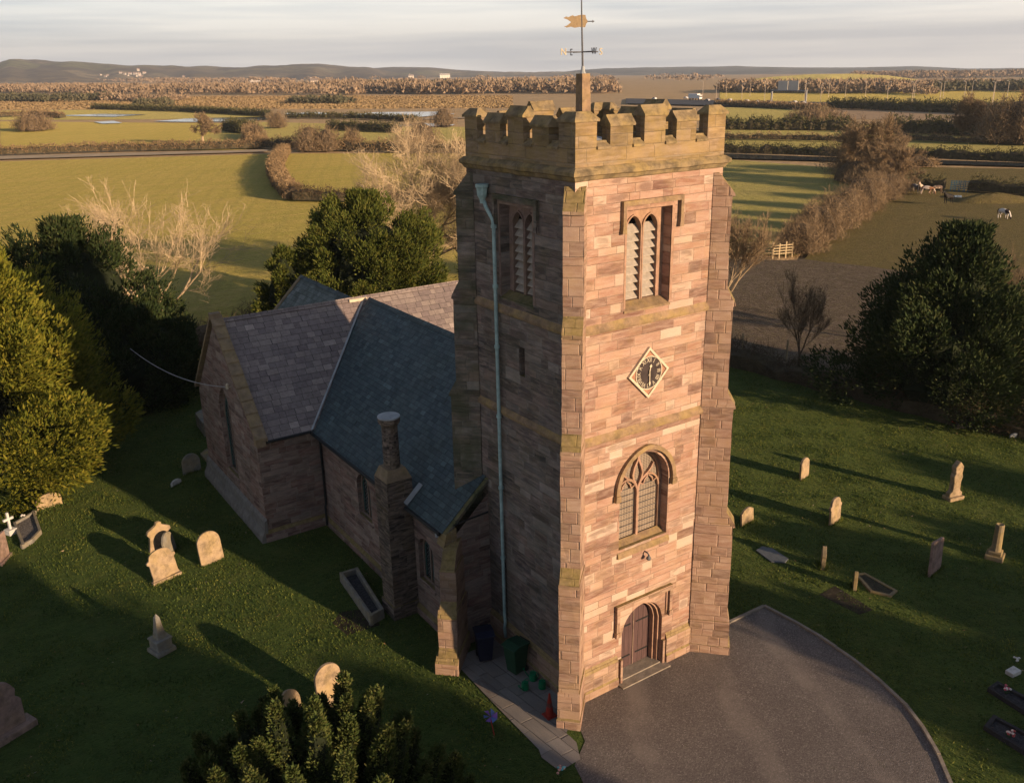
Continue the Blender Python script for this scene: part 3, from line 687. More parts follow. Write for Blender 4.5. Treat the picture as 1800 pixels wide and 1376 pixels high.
# pinnacle post with weather vane
pn = MB(); bx, by = 2.52, 2.86
i = len(pn.v)
pn.prism([(-.17, -.17), (.17, -.17), (.17, .17), (-.17, .17)], lambda p, q, d: (bx+p*(1-(d-17)*.08)-(d-17)*.012, by+q*(1-(d-17)*.08), d), 16.9, 18.95)
post = pn.build('vane_post', M['sill'], church)
MB().box(bx-.03+.02, bx+.07, by-.2, by-.14, 17.35, 17.47).build('socket', M['dark'], post)  # near-black block standing in for the shaded depth of a hole
vane = MB().tube([(bx-.03, by, 18.9), (bx-.07, by, 20.0), (bx-.12, by, 21.6)], [.032, .024, .014], 7).build('weather_vane', M['iron'], church)
MB().lathe([(.10, 0), (.06, .09), (.045, .22)], (bx-.03, by, 18.93), 10).build('socket_cap', M['lead'], vane)
cr_ = MB(); zc = 19.53; ax = bx-.055
dirs = [(math.cos(R(a)), math.sin(R(a))) for a in (-7, 83, 173, 263)]
for dx, dy in dirs: cr_.tube([(ax, by, zc), (ax+dx*.52, by+dy*.52, zc)], .016, 6)
cr_.build('arm', M['iron'], vane)
RTV = (math.sin(YAW), -math.cos(YAW))
def letter(ch, dx, dy, r, mat):
    V, F = text_polys(ch, .26); mb = MB(); nx, ny = -dy, dx
    # the letter stands upright, its width along the arm
    sg = 1 if dx*RTV[0]+dy*RTV[1] > 0 else -1
    for off in (-.012, .012):
        i = len(mb.v); mb.v += [(ax+dx*(r+vx*sg)+nx*off, by+dy*(r+vx*sg)+ny*off, zc+vy) for vx, vy, _ in V]; mb.f += [tuple(i+j for j in f) for f in F]
    mb.build('letter', mat, vane, recalc=False)
for ch, (dx, dy), mt in zip('SENW', dirs, ('goldpale', 'iron', 'goldpale', 'iron')): letter(ch, dx, dy, .62, M[mt])
fx, fy = math.cos(R(-34)), math.sin(R(-34)); zf = 20.33; ax2 = bx-.085
prof_ = [(-.06, .17), (-.20, .14), (-.26, .17), (-.38, .12), (-.44, .14), (-.52, .10), (-.40, .06), (-.30, -.01), (-.42, -.10), (-.50, -.12), (-.42, -.15), (-.30, -.13), (-.20, -.16), (-.06, -.14), (.0, -.15), (.10, -.15), (.13, -.05), (.16, -.03), (.16, .03), (.13, .06), (.10, .17), (.0, .18)]
MB().prism([(x, z) for x, z in prof_], lambda p, q, d: (ax2+fx*p-fy*d, by+fy*p+fx*d, zf+q), -.012, .012).build('banner', M['gold'], vane)
MB().tube([(ax2+fx*.15, by+fy*.15, zf), (ax2+fx*.34, by+fy*.34, zf)], .014, 6).tube([(ax2+fx*.30, by+fy*.30, zf), (ax2+fx*.36, by+fy*.36, zf)], [.04, .001], 8).build('pointer', M['iron'], vane)

# ---------------- nave
XE, ZE, XR, ZR, YW = -1.45, 4.35, 3.1, 9.0, 4.72
XN = 2*XR-XE
pitch = (ZR-4.6)/(XR+1.8)
YT = 16.2
def lancet(T, cx, hw, zb, zs, rise, root_name='window', fm='teal', mull=True):
    loop = arch(cx, hw, zb, zs, rise, 6)
    m_ = MB(); A = [(cx+hw, zb)]+arc(cx, hw, zs, rise, 6)+[(cx-hw, zb)]; B = [(cx+hw-.07, zb+.05)]+arc(cx, hw-.07, zs, rise-.08, 6)+[(cx-hw+.07, zb+.05)]
    m_.strip(A, B, .30, .18, T)
    if mull: m_.bar([(cx, zb), (cx, zs+rise*.5)], .07, .30, .18, T)
    w_ = m_.build(root_name, M['dressdim'], church)
    MB().face([T(x, .27, z) for x, z in loop]).build('glazing', M['glazing'], w_)
    fr_ = MB()
    for s in ((-1, 1) if mull else (0,)):
        c1 = cx+s*hw*.5; w1 = (hw-.12)*(.5 if mull else 1)-.02
        fr_.strip([(c1+w1, zb+.1), (c1+w1, zs+.05), (c1, zs+rise*.55), (c1-w1, zs+.05), (c1-w1, zb+.1)], [(c1+w1-.045, zb+.1), (c1+w1-.045, zs+.03), (c1, zs+rise*.45), (c1-w1+.045, zs+.03), (c1-w1+.045, zb+.1)], .26, .22, T)
    fr_.build('frame', M[fm], w_)
    MB().prism([(-.06, zb-.14), (-.06, zb-.08), (.2, zb+.03), (.2, zb-.14)], lambda p, q, d: T(d, p, q), cx-hw-.1, cx+hw+.1).build('sill', M['dressdim'], w_)
    return loop
wl = MB()
h1 = arch(4.35, .62, 2.1, 3.45, .55, 6); h2 = arch(9.45, .55, 1.6, 2.9, .5, 6)
fill_panel(wl, [(0, 0), (YT-YW, 0), (YT-YW, ZE), (0, ZE)], [h1, h2], 0, TN)
for h_ in (h1, h2): reveal(wl, h_, 0, .3, TN)
wl.face([(XE, YW, 0), (0.0, YW, 0), (0.0, YW, ZE+(0-XE)*pitch), (XE, YW, ZE)])
wl.face([(S, YW, 0), (XN, YW, 0), (XN, YW, ZE), (S, YW, ZE+(XN-S)*pitch)]); wl.face([(0, YW, 6.5 if False else ZE+(0-XE)*pitch-.01), (XR, YW, ZR-.25), (S, YW, ZE+(XN-S)*pitch-.01)])
wl.face([(XN, YW, 0), (XN, YT, 0), (XN, YT, ZE), (XN, YW, ZE)])
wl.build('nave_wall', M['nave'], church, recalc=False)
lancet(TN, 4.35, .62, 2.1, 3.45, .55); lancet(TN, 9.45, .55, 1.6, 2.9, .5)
MB().prism([(-.10, 0), (-.10, .30), (0.01, .45), (0.01, 0)], lambda p, q, d: TN(d, p, q), 0.0, YT-YW).build('plinth', M['nave'], church)
def slab(pts, mat, name, th=.07, parent=None):
    n = (Vector(pts[1])-Vector(pts[0])).cross(Vector(pts[3])-Vector(pts[0])).normalized()
    if n.z < 0: n = -n
    lo = [tuple(Vector(p)-n*th) for p in pts]; mb = MB(); mb.v = [tuple(p) for p in pts]+lo; k = len(pts)
    mb.f = [tuple(range(k)), tuple(reversed(range(k, 2*k)))]+[(i, k+i, k+(i+1) % k, (i+1) % k) for i in range(k)]
    return mb.build(name, mat, parent or church)
nroof = slab([(-1.8, YW+.12, 4.6), (-1.8, YT+1.2, 4.6), (XR, 20.0, ZR), (XR, YW+.12, ZR)], M['slate'], 'nave_roof')
slab([(XN+.35, YW+.12, 4.6), (XN+.35, YT+1.2, 4.6), (XR, 20.0, ZR), (XR, YW+.12, ZR)], M['slate'], 'nave_roof')
# ridge tiles
def ridge(a, b, mat, w=.15, par=None, n=14):
    a, b = Vector(a), Vector(b); d = (b-a).normalized(); s = d.cross(Vector((0, 0, 1))).normalized(); L = (b-a).length; k = max(1, int(L/.48)); mb = MB()
    for i in range(k):
        p, q = a+d*(L*i/k+.006), a+d*(L*(i+1)/k-.006); h = random.uniform(0, .012)
        for (o0, z0_), (o1, z1_) in (((-w, -w*.85), (0, .035)), ((0, .035), (w, -w*.85))):
            mb.face([p+s*o0+Vector((0, 0, z0_+h)), q+s*o0+Vector((0, 0, z0_+h)), q+s*o1+Vector((0, 0, z1_+h)), p+s*o1+Vector((0, 0, z1_+h))])
    return mb.build('ridge_tiles', mat, par or church, recalc=False)
ridge((XR, YW+.1, ZR+.03), (XR, 19.9, ZR+.03), M['slate'])
# west gable coping of the nave
cg = MB(); hn = pitch
for k in range(6):
    x0, x1 = XE-.30+k*.42, XE-.30+(k+1)*.42-.012
    z_ = lambda x: 4.46+(x-XE+.3)*hn+.14
    if x1 > .02: x1 = .02
    if x0 >= .02: break
    cg.prism([(x0, z_(x0)-.12), (x1, z_(x1)-.12), (x1, z_(x1)), (x0, z_(x0)+.02)], lambda p, q, d: (p, d, q), YW-.06, YW+.34)
cg.build('gable_coping', M['mossdark'], church, jit=.01)
kn = MB().prism([(XE-.42, 4.15), (XE+.1, 4.15), (XE+.1, 4.75), (XE-.3, 4.62)], lambda p, q, d: (p, d, q), YW-.1, YW+.36); kn.build('kneeler', M['moss'], church, jit=.02)
MB().tube([(-.06, YW-.04, 4.95), (-1.45, YW-.04, 4.86)], .03, 6).build('lightning_tape', M['black'], church)
# nave corner buttress
buttress((XE, YW), R(225), [(1.50, 0), (1.50, .42), (1.42, .5), (1.18, .85), (1.15, 1.95), (1.17, 1.98), (.86, 2.45), (.84, 3.55), (.88, 3.58), (.45, 4.15), (.1, 4.3)], .33, M['butt'], 'nave corner buttress with a strip of low sun', [(0, .40), (.6, .33), (2.2, .28), (3.6, .24), (99, .24)])
MB().tube([(XE-.42, YW-.38, .02), (XE-.42, YW-.30, 4.3)], .02, 5)
# gutters
gt = MB().tube([(-1.86, YW+.2, 4.56), (-1.86, 7.3, 4.56)], .07, 8).tube([(-1.86, 8.75, 4.56), (-1.86, YT-.2, 4.56)], .07, 8)
gut = gt.build('gutter', M['black'], church)
rp = MB().tube([(XE-.08, YT-.25, 4.4), (XE-.08, YT-.25, 1.15), (XE-.14, YT-.3, 1.0), (XE-.14, YT-.3, .1)], .055, 8); rp.build('downpipe', M['black'], church)
MB().tube([(-1.86, YW+.35, 4.5), (-1.6, YW+.3, 4.3), (-1.58, YW+.2, 3.9)], .045, 8).lathe([(.07, 0), (.07, .12)], (-1.88, YW+.3, 4.44), 8).build('gutter_outlet', M['lead'], church)
# chimney stack on its buttress
cx, cy = -1.93, 8.02
cb = MB().box(-2.5, XE+.01, 7.52, 8.52, 0, .55); cb.box(-2.44, XE+.01, 7.56, 8.48, .55, 4.45); cb.box(-2.42, -1.42, 7.54, 8.5, 4.45, 5.55)
chim = cb.build('chimney', M['sooty'], church, jit=.015); tag(chim, 'round stone chimney standing on a wall buttress')
i0 = MB(); b0 = [(-2.42, 7.54), (-1.42, 7.54), (-1.42, 8.5), (-2.42, 8.5)]; b1 = [(cx-.34, cy-.34), (cx+.34, cy-.34), (cx+.34, cy+.34), (cx-.34, cy+.34)]
i0.v = [(*p, 5.55) for p in b0]+[(*p, 5.95) for p in b1]; i0.f = [(0, 1, 5, 4), (1, 2, 6, 5), (2, 3, 7, 6), (3, 0, 4, 7), (4, 5, 6, 7)]; i0.build('shoulder', M['capdark'], chim)
MB().lathe([(.30, 5.9), (.285, 7.5), (.32, 7.55), (.375, 7.62), (.39, 7.68), (.39, 7.82)], (cx, cy, 0), 20).build('shaft', M['sooty'], chim)
MB().lathe([(.385, 7.80), (.405, 7.82), (.395, 7.86), (.0, 7.88)], (cx, cy, 0), 20).build('cap', M['lead'], chim)
fl_ = MB().box(0, .9, -.04, .22, .02, .05, Matrix.Translation((-1.78, 7.32, 4.63)) @ Matrix.Rotation(-math.atan(pitch), 4, 'Y')); fl_.build('flashing', M['lead'], chim)

# ---------------- transept (ridge across) with its gable
YT2, YR, ZT, XG = 24.6, 20.4, 9.0, -4.2
tp = (ZT-4.7)/(YR-16.0)
gw = MB(); hole = arch(4.2, .85, 1.7, 4.6, 1.3, 8); hole2 = arch(4.2, .16, 7.0, 7.5, .2, 4)
fill_panel(gw, [(0, 0), (8.4, 0), (8.4, 4.65), (4.2, 8.95), (0, 4.65)], [hole], 0, TG); reveal(gw, hole, 0, .35, TG)
gw.face([(XG, YT, 0), (XE, YT, 0), (XE, YT, 4.65), (XG, YT, 4.65)])
gw.face([(XG, YT2, 0), (12, YT2, 0), (12, YT2, 4.65), (XG, YT2, 4.65)])
gw.face([(XN, YT, 0), (11, YT, 0), (11, YT, 4.65), (XN, YT, 4.65)]); gw.face([(11, YT, 0), (11, YT2, 0), (11, YT2, 4.65), (11, YR, 8.9), (11, YT, 4.65)])
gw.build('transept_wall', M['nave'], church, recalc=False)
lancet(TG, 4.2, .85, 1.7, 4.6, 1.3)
MB().prism([(-.30, 0), (-.28, .25), (-.14, .55), (-.10, .95), (0.01, 1.1), (0.01, 0)], lambda p, q, d: TG(d, p, q), -.1, 8.5).build('plinth', M['greystone'], church)
MB().prism([(-.12, 0), (-.12, .40), (0.01, .55), (0.01, 0)], lambda p, q, d: (d, YT+p, q), XG-.12, XE-.02).build('plinth', M['nave'], church)
slab([(XG+.22, 16.0, 4.7), (11.2, 16.0, 4.7), (11.2, YR, ZT), (XG+.22, YR, ZT)], M['slatebrown'], 'transept_roof')
slab([(XG+.22, 24.8, 4.7), (11.2, 24.8, 4.7), (11.2, YR, ZT), (XG+.22, YR, ZT)], M['slatebrown'], 'transept_roof')
ridge((XG+.2, YR, ZT+.03), (11.2, YR, ZT+.03), M['slatebrown'])
gc = MB(); n_ = 10
for s in (-1, 1):
    for k in range(n_):
        y0, y1 = 4.5-k*4.5/n_, 4.5-(k+1)*4.5/n_+.03; z_ = lambda y: 9.22-y*.99
        gc.prism([(YR+s*y0, z_(y0)-.06), (YR+s*y1, z_(y1)-.06), (YR+s*y1, z_(y1)+.07), (YR+s*y0, z_(y0)+.11)], lambda p, q, d: (d, p, q), XG-.12, XG+.40)
gc.box(XG-.12, XG+.32, YR-.16, YR+.16, 9.12, 9.36)
gc.build('gable_coping', M['capdark'], church, jit=.012)
MB().box(XG-.08, XG+.3, YT-.32, YT+.1, 4.5, 4.78).build('kneeler', M['capdark'], church, jit=.015)
MB().tube([(XG+.35, 15.94, 4.66), (-1.9, 15.94, 4.66)], .07, 8).build('gutter', M['black'], church)
vl = MB(); p0, p1 = Vector((-1.84, 15.95, 4.68)), Vector((XR, YR, ZR+.02)); dd = (p1-p0).normalized(); sdv = dd.cross(Vector((0, 0, 1))).normalized()*.045
vl.v = [tuple(p0-sdv+Vector((0, 0, .06))), tuple(p0+sdv+Vector((0, 0, .06))), tuple(p1+sdv+Vector((0, 0, .05))), tuple(p1-sdv+Vector((0, 0, .05))), tuple(p0-Vector((0, 0, .1))), tuple(p1-Vector((0, 0, .1)))]
vl.f = [(0, 1, 2, 3), (0, 3, 5, 4), (1, 4, 5, 2)]; vl.build('valley_lead', M['lead'], church)
MB().box(XR-.9, XR+.0, YR-.22, YR-.06, ZT-.12, ZT+.02, None).build('ridge_flashing', M['cream'], church)
# chancel
CY = 28.6
slab([(.0, 24.0, 5.6), (.0, CY+.1, 5.6), (XR, CY+.1, 8.6), (XR, 22.0, 8.6)], M['slategreen'], 'chancel_roof')
slab([(2*XR, 24.0, 5.6), (2*XR, CY+.1, 5.6), (XR, CY+.1, 8.6), (XR, 22.0, 8.6)], M['slategreen'], 'chancel_roof')
ridge((XR, 21.8, 8.64), (XR, CY+.1, 8.64), M['slate'])
cw = MB(); cw.face([(.3, 24, 0), (.3, CY, 0), (.3, CY, 5.6), (.3, 24, 5.6)]); cw.face([(5.9, 24, 0), (5.9, CY, 0), (5.9, CY, 5.6), (5.9, 24, 5.6)]); cw.face([(.3, CY, 0), (5.9, CY, 0), (5.9, CY, 5.7), (XR, CY, 8.45), (.3, CY, 5.7)])
cw.build('chancel_wall', M['nave'], church, recalc=False)
vg = MB(); vg.prism([(.0, 5.62), (XR, 8.66), (2*XR, 5.62), (2*XR, 5.5), (XR, 8.52), (.0, 5.5)], lambda p, q, d: (p, d, q), CY-.1, CY+.2); vg.build('gable_coping', M['capdark'], church)
# insulator bracket on the gable, and its service cable to the trees
MB().lathe([(.05, 0), (.07, .06), (.05, .12), (.08, .18), (.03, .26)], (XG-.16, 18.9, 6.3), 8).tube([(XG, 18.9, 6.36), (XG-.25, 18.9, 6.40)], .03, 6).build('insulator', M['cream'], church)

# ================================================================== GROUND
def ground_quadgrid(name, lats, fws, z, mat):
    V = [FL(a, b, z) for b in fws for a in lats]; n = len(lats)
    F = [(j*n+i, j*n+i+1, (j+1)*n+i+1, (j+1)*n+i) for j in range(len(fws)-1) for i in range(n-1)]
    return np_mesh(name, V, F, mat)
fws = sorted(set([-140, -60, 0, 60, 120]+[190+i*25 for i in range(19)]+[640+i*80 for i in range(60)]+[5500, 6000, 7000, 8200]))
lats = sorted(set([-6000, -4000, -3000, -2400, -2000]+[i*60 for i in range(-30, 31)]+[2000, 2400, 3000, 4000, 6000]))
tag(ground_quadgrid('ground', lats, fws, -.45, M['rough']), kind='structure')
_lay = [0]
def field(name, corners, mat, n=18, z=None, pix=True):
    """a four-cornered field following the lie of the land"""
    _lay[0] += 1
    c = [np.array((G(*p) if pix else p)[:2]) for p in corners]; zz = z if z is not None else -.42+.014*_lay[0]
    V = []
    for j in range(n+1):
        for i in range(n+1):
            s, t_ = i/n, j/n; p = (c[0]*(1-s)+c[1]*s)*(1-t_)+(c[3]*(1-s)+c[2]*s)*t_
            V.append((p[0], p[1], float(hT(p[0], p[1]))+zz))
    F = [(j*(n+1)+i, j*(n+1)+i+1, (j+1)*(n+1)+i+1, (j+1)*(n+1)+i) for j in range(n) for i in range(n)]
    return tag(np_mesh(name, V, F, mat), kind='structure')
def poly_sheet(name, pts, z, mat):
    mb = MB(); bm = bmesh.new(); vs = [bm.verts.new((p[0], p[1], z)) for p in pts]; ed = [bm.edges.new((vs[k], vs[(k+1) % len(vs)])) for k in range(len(vs))]
    bmesh.ops.triangle_fill(bm, edges=ed, use_beauty=True); me = bpy.data.meshes.new(name); bmesh.ops.recalc_face_normals(bm, faces=bm.faces); bm.to_mesh(me); bm.free()
    uvbox(me); me.materials.append(mat); o = bpy.data.objects.new(name, me); COL.objects.link(o); return tag(o, kind='structure')
# far bands first (lowest), nearer ones after
field('field', [(0, 210), (480, 207), (400, 191), (0, 193)], M['field2'])
field('field', [(0, 262), (420, 262), (800, 218), (0, 212)], M['field'])
field('field', [(330, 250), (820, 262), (830, 222), (420, 212)], M['field2'])
field('field', [(-500, 700), (490, 700), (482, 268), (-300, 290)], M['field'])
field('field', [(490, 700), (1000, 560), (900, 266), (482, 268)], M['field'])
field('field', [(1265, 205), (1800, 212), (1800, 195), (1265, 188)], M['bare'])
field('field', [(1265, 262), (1820, 275), (1820, 240), (1265, 222)], M['field2'])
field('field', [(1265, 236), (1820, 250), (1820, 218), (1265, 216)], M['field2'])
field('field', [(1265, 215), (1450, 213), (1450, 190), (1265, 188)], M['field2'])
field('field', [(1265, 176), (1830, 186), (1830, 160), (1265, 156)], M['field'])
field('field', [(1250, 440), (1400, 445), (1560, 300), (1250, 276)], M['field2'])
field('field', [(1400, 470), (1900, 620), (1900, 296), (1545, 290)], M['mudgrass'])
mp_ = []
for q in ((1225, 700), (1500, 760), (1800, 830), (1900, 700), (1850, 560), (1760, 515), (1660, 490), (1590, 480), (1530, 470), (1470, 462), (1420, 455), (1350, 452), (1290, 450), (1240, 446)):
    mp_.append(np.array(G(*q)[:2]))
mq = []
for a, b in zip(mp_, mp_[1:]+mp_[:1]):
    for k in range(26):
        t_ = k/26; p = a*(1-t_)+b*t_; w_ = mnoise.noise_vector(Vector((p[0]*.16, p[1]*.16, 0)))*2.6+mnoise.noise_vector(Vector((p[0]*.6, p[1]*.6, 3)))*.55+mnoise.noise_vector(Vector((p[0]*1.9, p[1]*1.9, 5)))*.12; mq.append((p[0]+w_.x, p[1]+w_.y))
poly_sheet('muddy_ground', mq, -.12, M['mud'])
# churchyard
cy_pts = [(-60, -45), (28, -45), G(1900, 830)[:2], G(1790, 765)[:2], G(1640, 725)[:2], G(1500, 700)[:2], G(1380, 665)[:2], G(1290, 642)[:2], (26, 40), (4, 44), (-30, 40), (-60, 34)]
poly_sheet('churchyard_lawn', cy_pts, 0, M['lawn'])

field('track', [(-60, 281), (470, 266), (470, 262), (-60, 275)], M['tan'], z=-.10)
field('track', [(700, 212), (830, 207), (830, 205), (700, 210)], M['tan'], z=-.10)
def pool(pts, z=-.12, name='water'):
    P = [G(*p) for p in pts]; mb = MB(); mb.face([(p[0], p[1], p[2]+z) for p in P]); return tag(mb.build(name, M['water'], uv=False), kind='structure')
pool([(270, 213), (330, 208), (470, 205), (482, 209), (430, 213), (330, 214)]); pool([(100, 203), (180, 200), (260, 201), (200, 205)])
pool([(500, 199), (560, 197), (590, 201), (520, 204)]); pool([(590, 203), (660, 197), (770, 196), (800, 200), (740, 205)])
pool([(690, 221), (740, 216), (800, 218), (790, 223)]); pool([(165, 214), (200, 212), (215, 216), (180, 217)])
pool([(1265, 277), (1500, 283), (1830, 292), (1830, 286), (1500, 276), (1265, 271)])
pool([(1660, 345), (1692, 346), (1690, 342), (1660, 342)])
# motorway
mway = field('motorway', [(1100, 183), (1470, 191), (1470, 181), (1100, 174)], m_plain('asphalt', (.06, .06, .065), .8, .1, .1), z=.35)
# gravel forecourt with its kerb
gp = [(5.9, -1.0)]+[G(x, y)[:2] for x, y in ((1283, 1094), (1343, 1066), (1395, 1093), (1440, 1119), (1500, 1160), (1545, 1196), (1590, 1238), (1622, 1280), (1650, 1328), (1672, 1380), (1690, 1450))]+[(8, -16), (-4, -18), (-6, -12), (-2.6, -5.4), G(1010, 1345)[:2], (-.7, -1.5), (-.2, -.3), (-.1, .1), (5.2, .1)]
poly_sheet('gravel', gp, .012, M['gravel'])
kb = MB(); kp = [(6.6, .1)]+gp[1:12]
for a, b in zip(kp[:-1], kp[1:]):
    a, b = Vector((*a, 0)), Vector((*b, 0)); d = (b-a).normalized(); s = Vector((-d.y, d.x, 0))*.055
    L = (b-a).length; k = max(1, round(L/.9))
    for i in range(k):
        p, q = a+d*(L*i/k+.008), a+d*(L*(i+1)/k-.008); h = .075+random.uniform(-.012, .012)
        kb.prism([(0, 0), (1, 0), (1, 1), (0, 1)], lambda u, v, dd: tuple(p+(q-p)*u+s*(2*v-1)+Vector((0, 0, dd))), 0, h)
tag(kb.build('kerb', M['kerb']), kind='structure')
path = poly_sheet('path', [(-.82, 4.3), (-1.95, 4.3), (-2.02, 1.6), (-2.05, -1.0), G(952, 1332)[:2], G(984, 1356)[:2], G(1020, 1335)[:2], (-.95, -1.4), (-.95, -.9), (-.4, -.5), (-.05, .3), (-.05, 4.6)], .03, M['flag'])
for l_, v_ in zip(path.data.loops, path.data.uv_layers[0].data): p = path.data.vertices[l_.vertex_index].co; v_.uv = (p.y+.3, p.x*.98+.1*p.y+10)
# bare earth patches
earth = m_plain('bare_earth', (.035, .028, .018), .95, .4, 4, .03)
def patch(name, pxs, mat, z=.008): return poly_sheet(name, [G(*p)[:2] for p in pxs], z, mat)
patch('bare_soil', [(1440, 1045), (1468, 1030), (1520, 1062), (1535, 1072), (1510, 1080)], earth)
patch('bare_soil', [(598, 1075), (640, 1070), (670, 1098), (610, 1116), (585, 1095)], earth)

# tussocks of the rough brown marsh, tall enough to catch the sun
def tussocks(name, n, corners, h, w, mat, zoff=0):
    c = [np.array(G(*p)[:2]) for p in corners]; s = rng.random(n)[:, None]; t_ = rng.random(n)[:, None]; P = (c[0]*(1-s)+c[1]*s)*(1-t_)+(c[3]*(1-s)+c[2]*s)*t_
    z = hT(P[:, 0], P[:, 1])-.45; a = YAW-math.pi/2+rng.normal(0, .6, n); dx, dy = np.cos(a)*w*(.5+rng.random(n)), np.sin(a)*w*(.5+rng.random(n)); hh = h*(.4+rng.random(n))
    V = np.stack([np.stack([P[:, 0]-dx, P[:, 1]-dy, z], 1), np.stack([P[:, 0]+dx, P[:, 1]+dy, z], 1), np.stack([P[:, 0]+dx*.5*rng.normal(0, 1, n), P[:, 1]+dy*.5, z+hh], 1)], 1).reshape(-1, 3)
    return tag(np_mesh(name, V, np.arange(3*n).reshape(-1, 3), mat), kind='stuff')
# grass blades of the churchyard: one uncountable mass
def blades(name, n, region, hmin, hmax, mat, wid=.022):
    P = region(n); n = len(P); a = rng.uniform(0, 2*np.pi, n); h = rng.uniform(hmin, hmax, n)*(.5+.5*rng.random(n))*(.62+.75*turf(P)); w = wid*(.7+.8*rng.random(n))
    lean = rng.normal(0, .45, (n, 2))*h[:, None]
    dx, dy = np.cos(a)*w, np.sin(a)*w
    V = np.empty((n, 3, 3)); V[:, 0] = np.stack([P[:, 0]-dx, P[:, 1]-dy, P[:, 2]-.01], 1); V[:, 1] = np.stack([P[:, 0]+dx, P[:, 1]+dy, P[:, 2]-.01], 1)
    V[:, 2] = np.stack([P[:, 0]+lean[:, 0], P[:, 1]+lean[:, 1], P[:, 2]+h], 1)
    return tag(np_mesh(name, V.reshape(-1, 3), np.arange(3*n).reshape(-1, 3), mat), kind='stuff')
def turf(P):
    x, y = P[:, 0], P[:, 1]; o_ = 0
    for i, (f, a_) in enumerate(((.9, .3), (1.7, 1.9), (2.9, 1.1), (4.3, 2.6), (6.1, .7))): o_ = o_+np.sin(f*(x*math.cos(a_)+y*math.sin(a_))+2.1*np.sin(f*.6*(x*math.sin(a_)-y*math.cos(a_))+i))*(1, .9, .7, .6, .4)[i]
    return np.clip(.5+o_*.27, 0, 1)
def in_poly(P, poly):
    x, y = P[:, 0], P[:, 1]; c = np.zeros(len(P), bool); m = len(poly)
    for i in range(m):
        x1, y1 = poly[i][:2]; x2, y2 = poly[(i+1) % m][:2]
        t_ = ((y1 > y) != (y2 > y)) & (x < (x2-x1)*(y-y1)/((y2-y1) or 1e-9)+x1); c ^= t_
    return c
def in_view(P, mar=60):
    d = P-CAM; z = d@_f; px = 900+FPX*(d@_r)/z; py = 688-FPX*(d@_u)/z
    return (z > 1) & (px > -mar) & (px < 1800+mar) & (py < 1376+mar)
def lawn_region(n):
    # density falls with distance from the camera so that the blades look alike
    out_ = []
    P = np.stack([rng.uniform(-40, 42, n), rng.uniform(-16, 44, n), np.zeros(n)], 1)
    k = in_view(P) & in_poly(P, cy_pts) & ~in_poly(P, gp) & ~((P[:, 0] > -1.4) & (P[:, 0] < 7.6) & (P[:, 1] > 4.8) & (P[:, 1] < 28)) & ~((P[:, 0] > -4.4) & (P[:, 0] < 11) & (P[:, 1] > 16) & (P[:, 1] < 24.7)) & ~((P[:, 0] > -2.05) & (P[:, 0] < 5.5) & (P[:, 1] > -2.4) & (P[:, 1] < 4.8))
    P = P[k]
    cl = np.array([mnoise.noise(Vector((p[0]*.9, p[1]*.9, 0))) for p in P[:, :2]]) if len(P) < 1 else np.sin(P[:, 0]*2.1+np.sin(P[:, 1]*1.3)*2)+np.sin(P[:, 1]*2.7+np.cos(P[:, 0]*1.7)*2)
    return P[rng.random(len(P)) < .62+.2*cl]
def m_leaf(name, cols, rough=.75, trans=.0, nsc=.6):
    n = NT(name); g = n.n('ShaderNodeNewGeometry'); r_ = g.outputs['Random Per Island']; nz = n.noise(g.outputs['Position'], nsc, 4, .6)
    f = n.math('ADD', n.math('MULTIPLY', r_, .6), n.math('MULTIPLY', n.ramp(nz, [(.3, 0), (.7, 1)]), .4))
    k = len(cols); c = n.ramp(f, [(i/(k-1), cols[i]) for i in range(k)])
    n.fin(c, rough, spec=.15)
    if trans:
        tr_ = n.n('ShaderNodeBsdfTranslucent'); n.l(c, tr_.inputs[0]); mx_ = n.n('ShaderNodeMixShader'); mx_.inputs[0].default_value = trans
        n.l(n.b.outputs[0], mx_.inputs[1]); n.l(tr_.outputs[0], mx_.inputs[2]); n.l(mx_.outputs[0], n.o.inputs[0])
    return n.m
M['blade'] = m_leaf('grass_blades', [(.022, .046, .015), (.046, .082, .021), (.12, .155, .032), (.26, .245, .06)], trans=.3)
M['tussock'] = m_leaf('marsh_tussocks', [(.15, .105, .055), (.21, .15, .08), (.27, .195, .105), (.20, .16, .07)], nsc=.012)
tussocks('marsh_grass', 26000, [(0, 192), (900, 189), (900, 168), (0, 170)], .9, 1.0, M['tussock'])
tussocks('marsh_grass', 9000, [(1265, 163), (1830, 158), (1830, 142), (1265, 150)], 1.0, 1.6, M['tussock'])
blades('grass', 1300000, lawn_region, .035, .095, M['blade'])
M['deadleaf'] = m_leaf('fallen_leaf', [(.10, .06, .03), (.22, .14, .07), (.45, .40, .34)])
def leaf_region(n):
    P = lawn_region(n); return P
lf = leaf_region(5200); tag(np_mesh('fallen_leaves', np.concatenate([lf[:, None, :]+np.stack([rng.normal(0, .035, len(lf)*3).reshape(-1, 3), rng.normal(0, .035, len(lf)*3).reshape(-1, 3), rng.uniform(.05, .10, (len(lf), 3))], 2)], 1).reshape(-1, 3), np.arange(3*len(lf)).reshape(-1, 3), M['deadleaf']), kind='stuff')

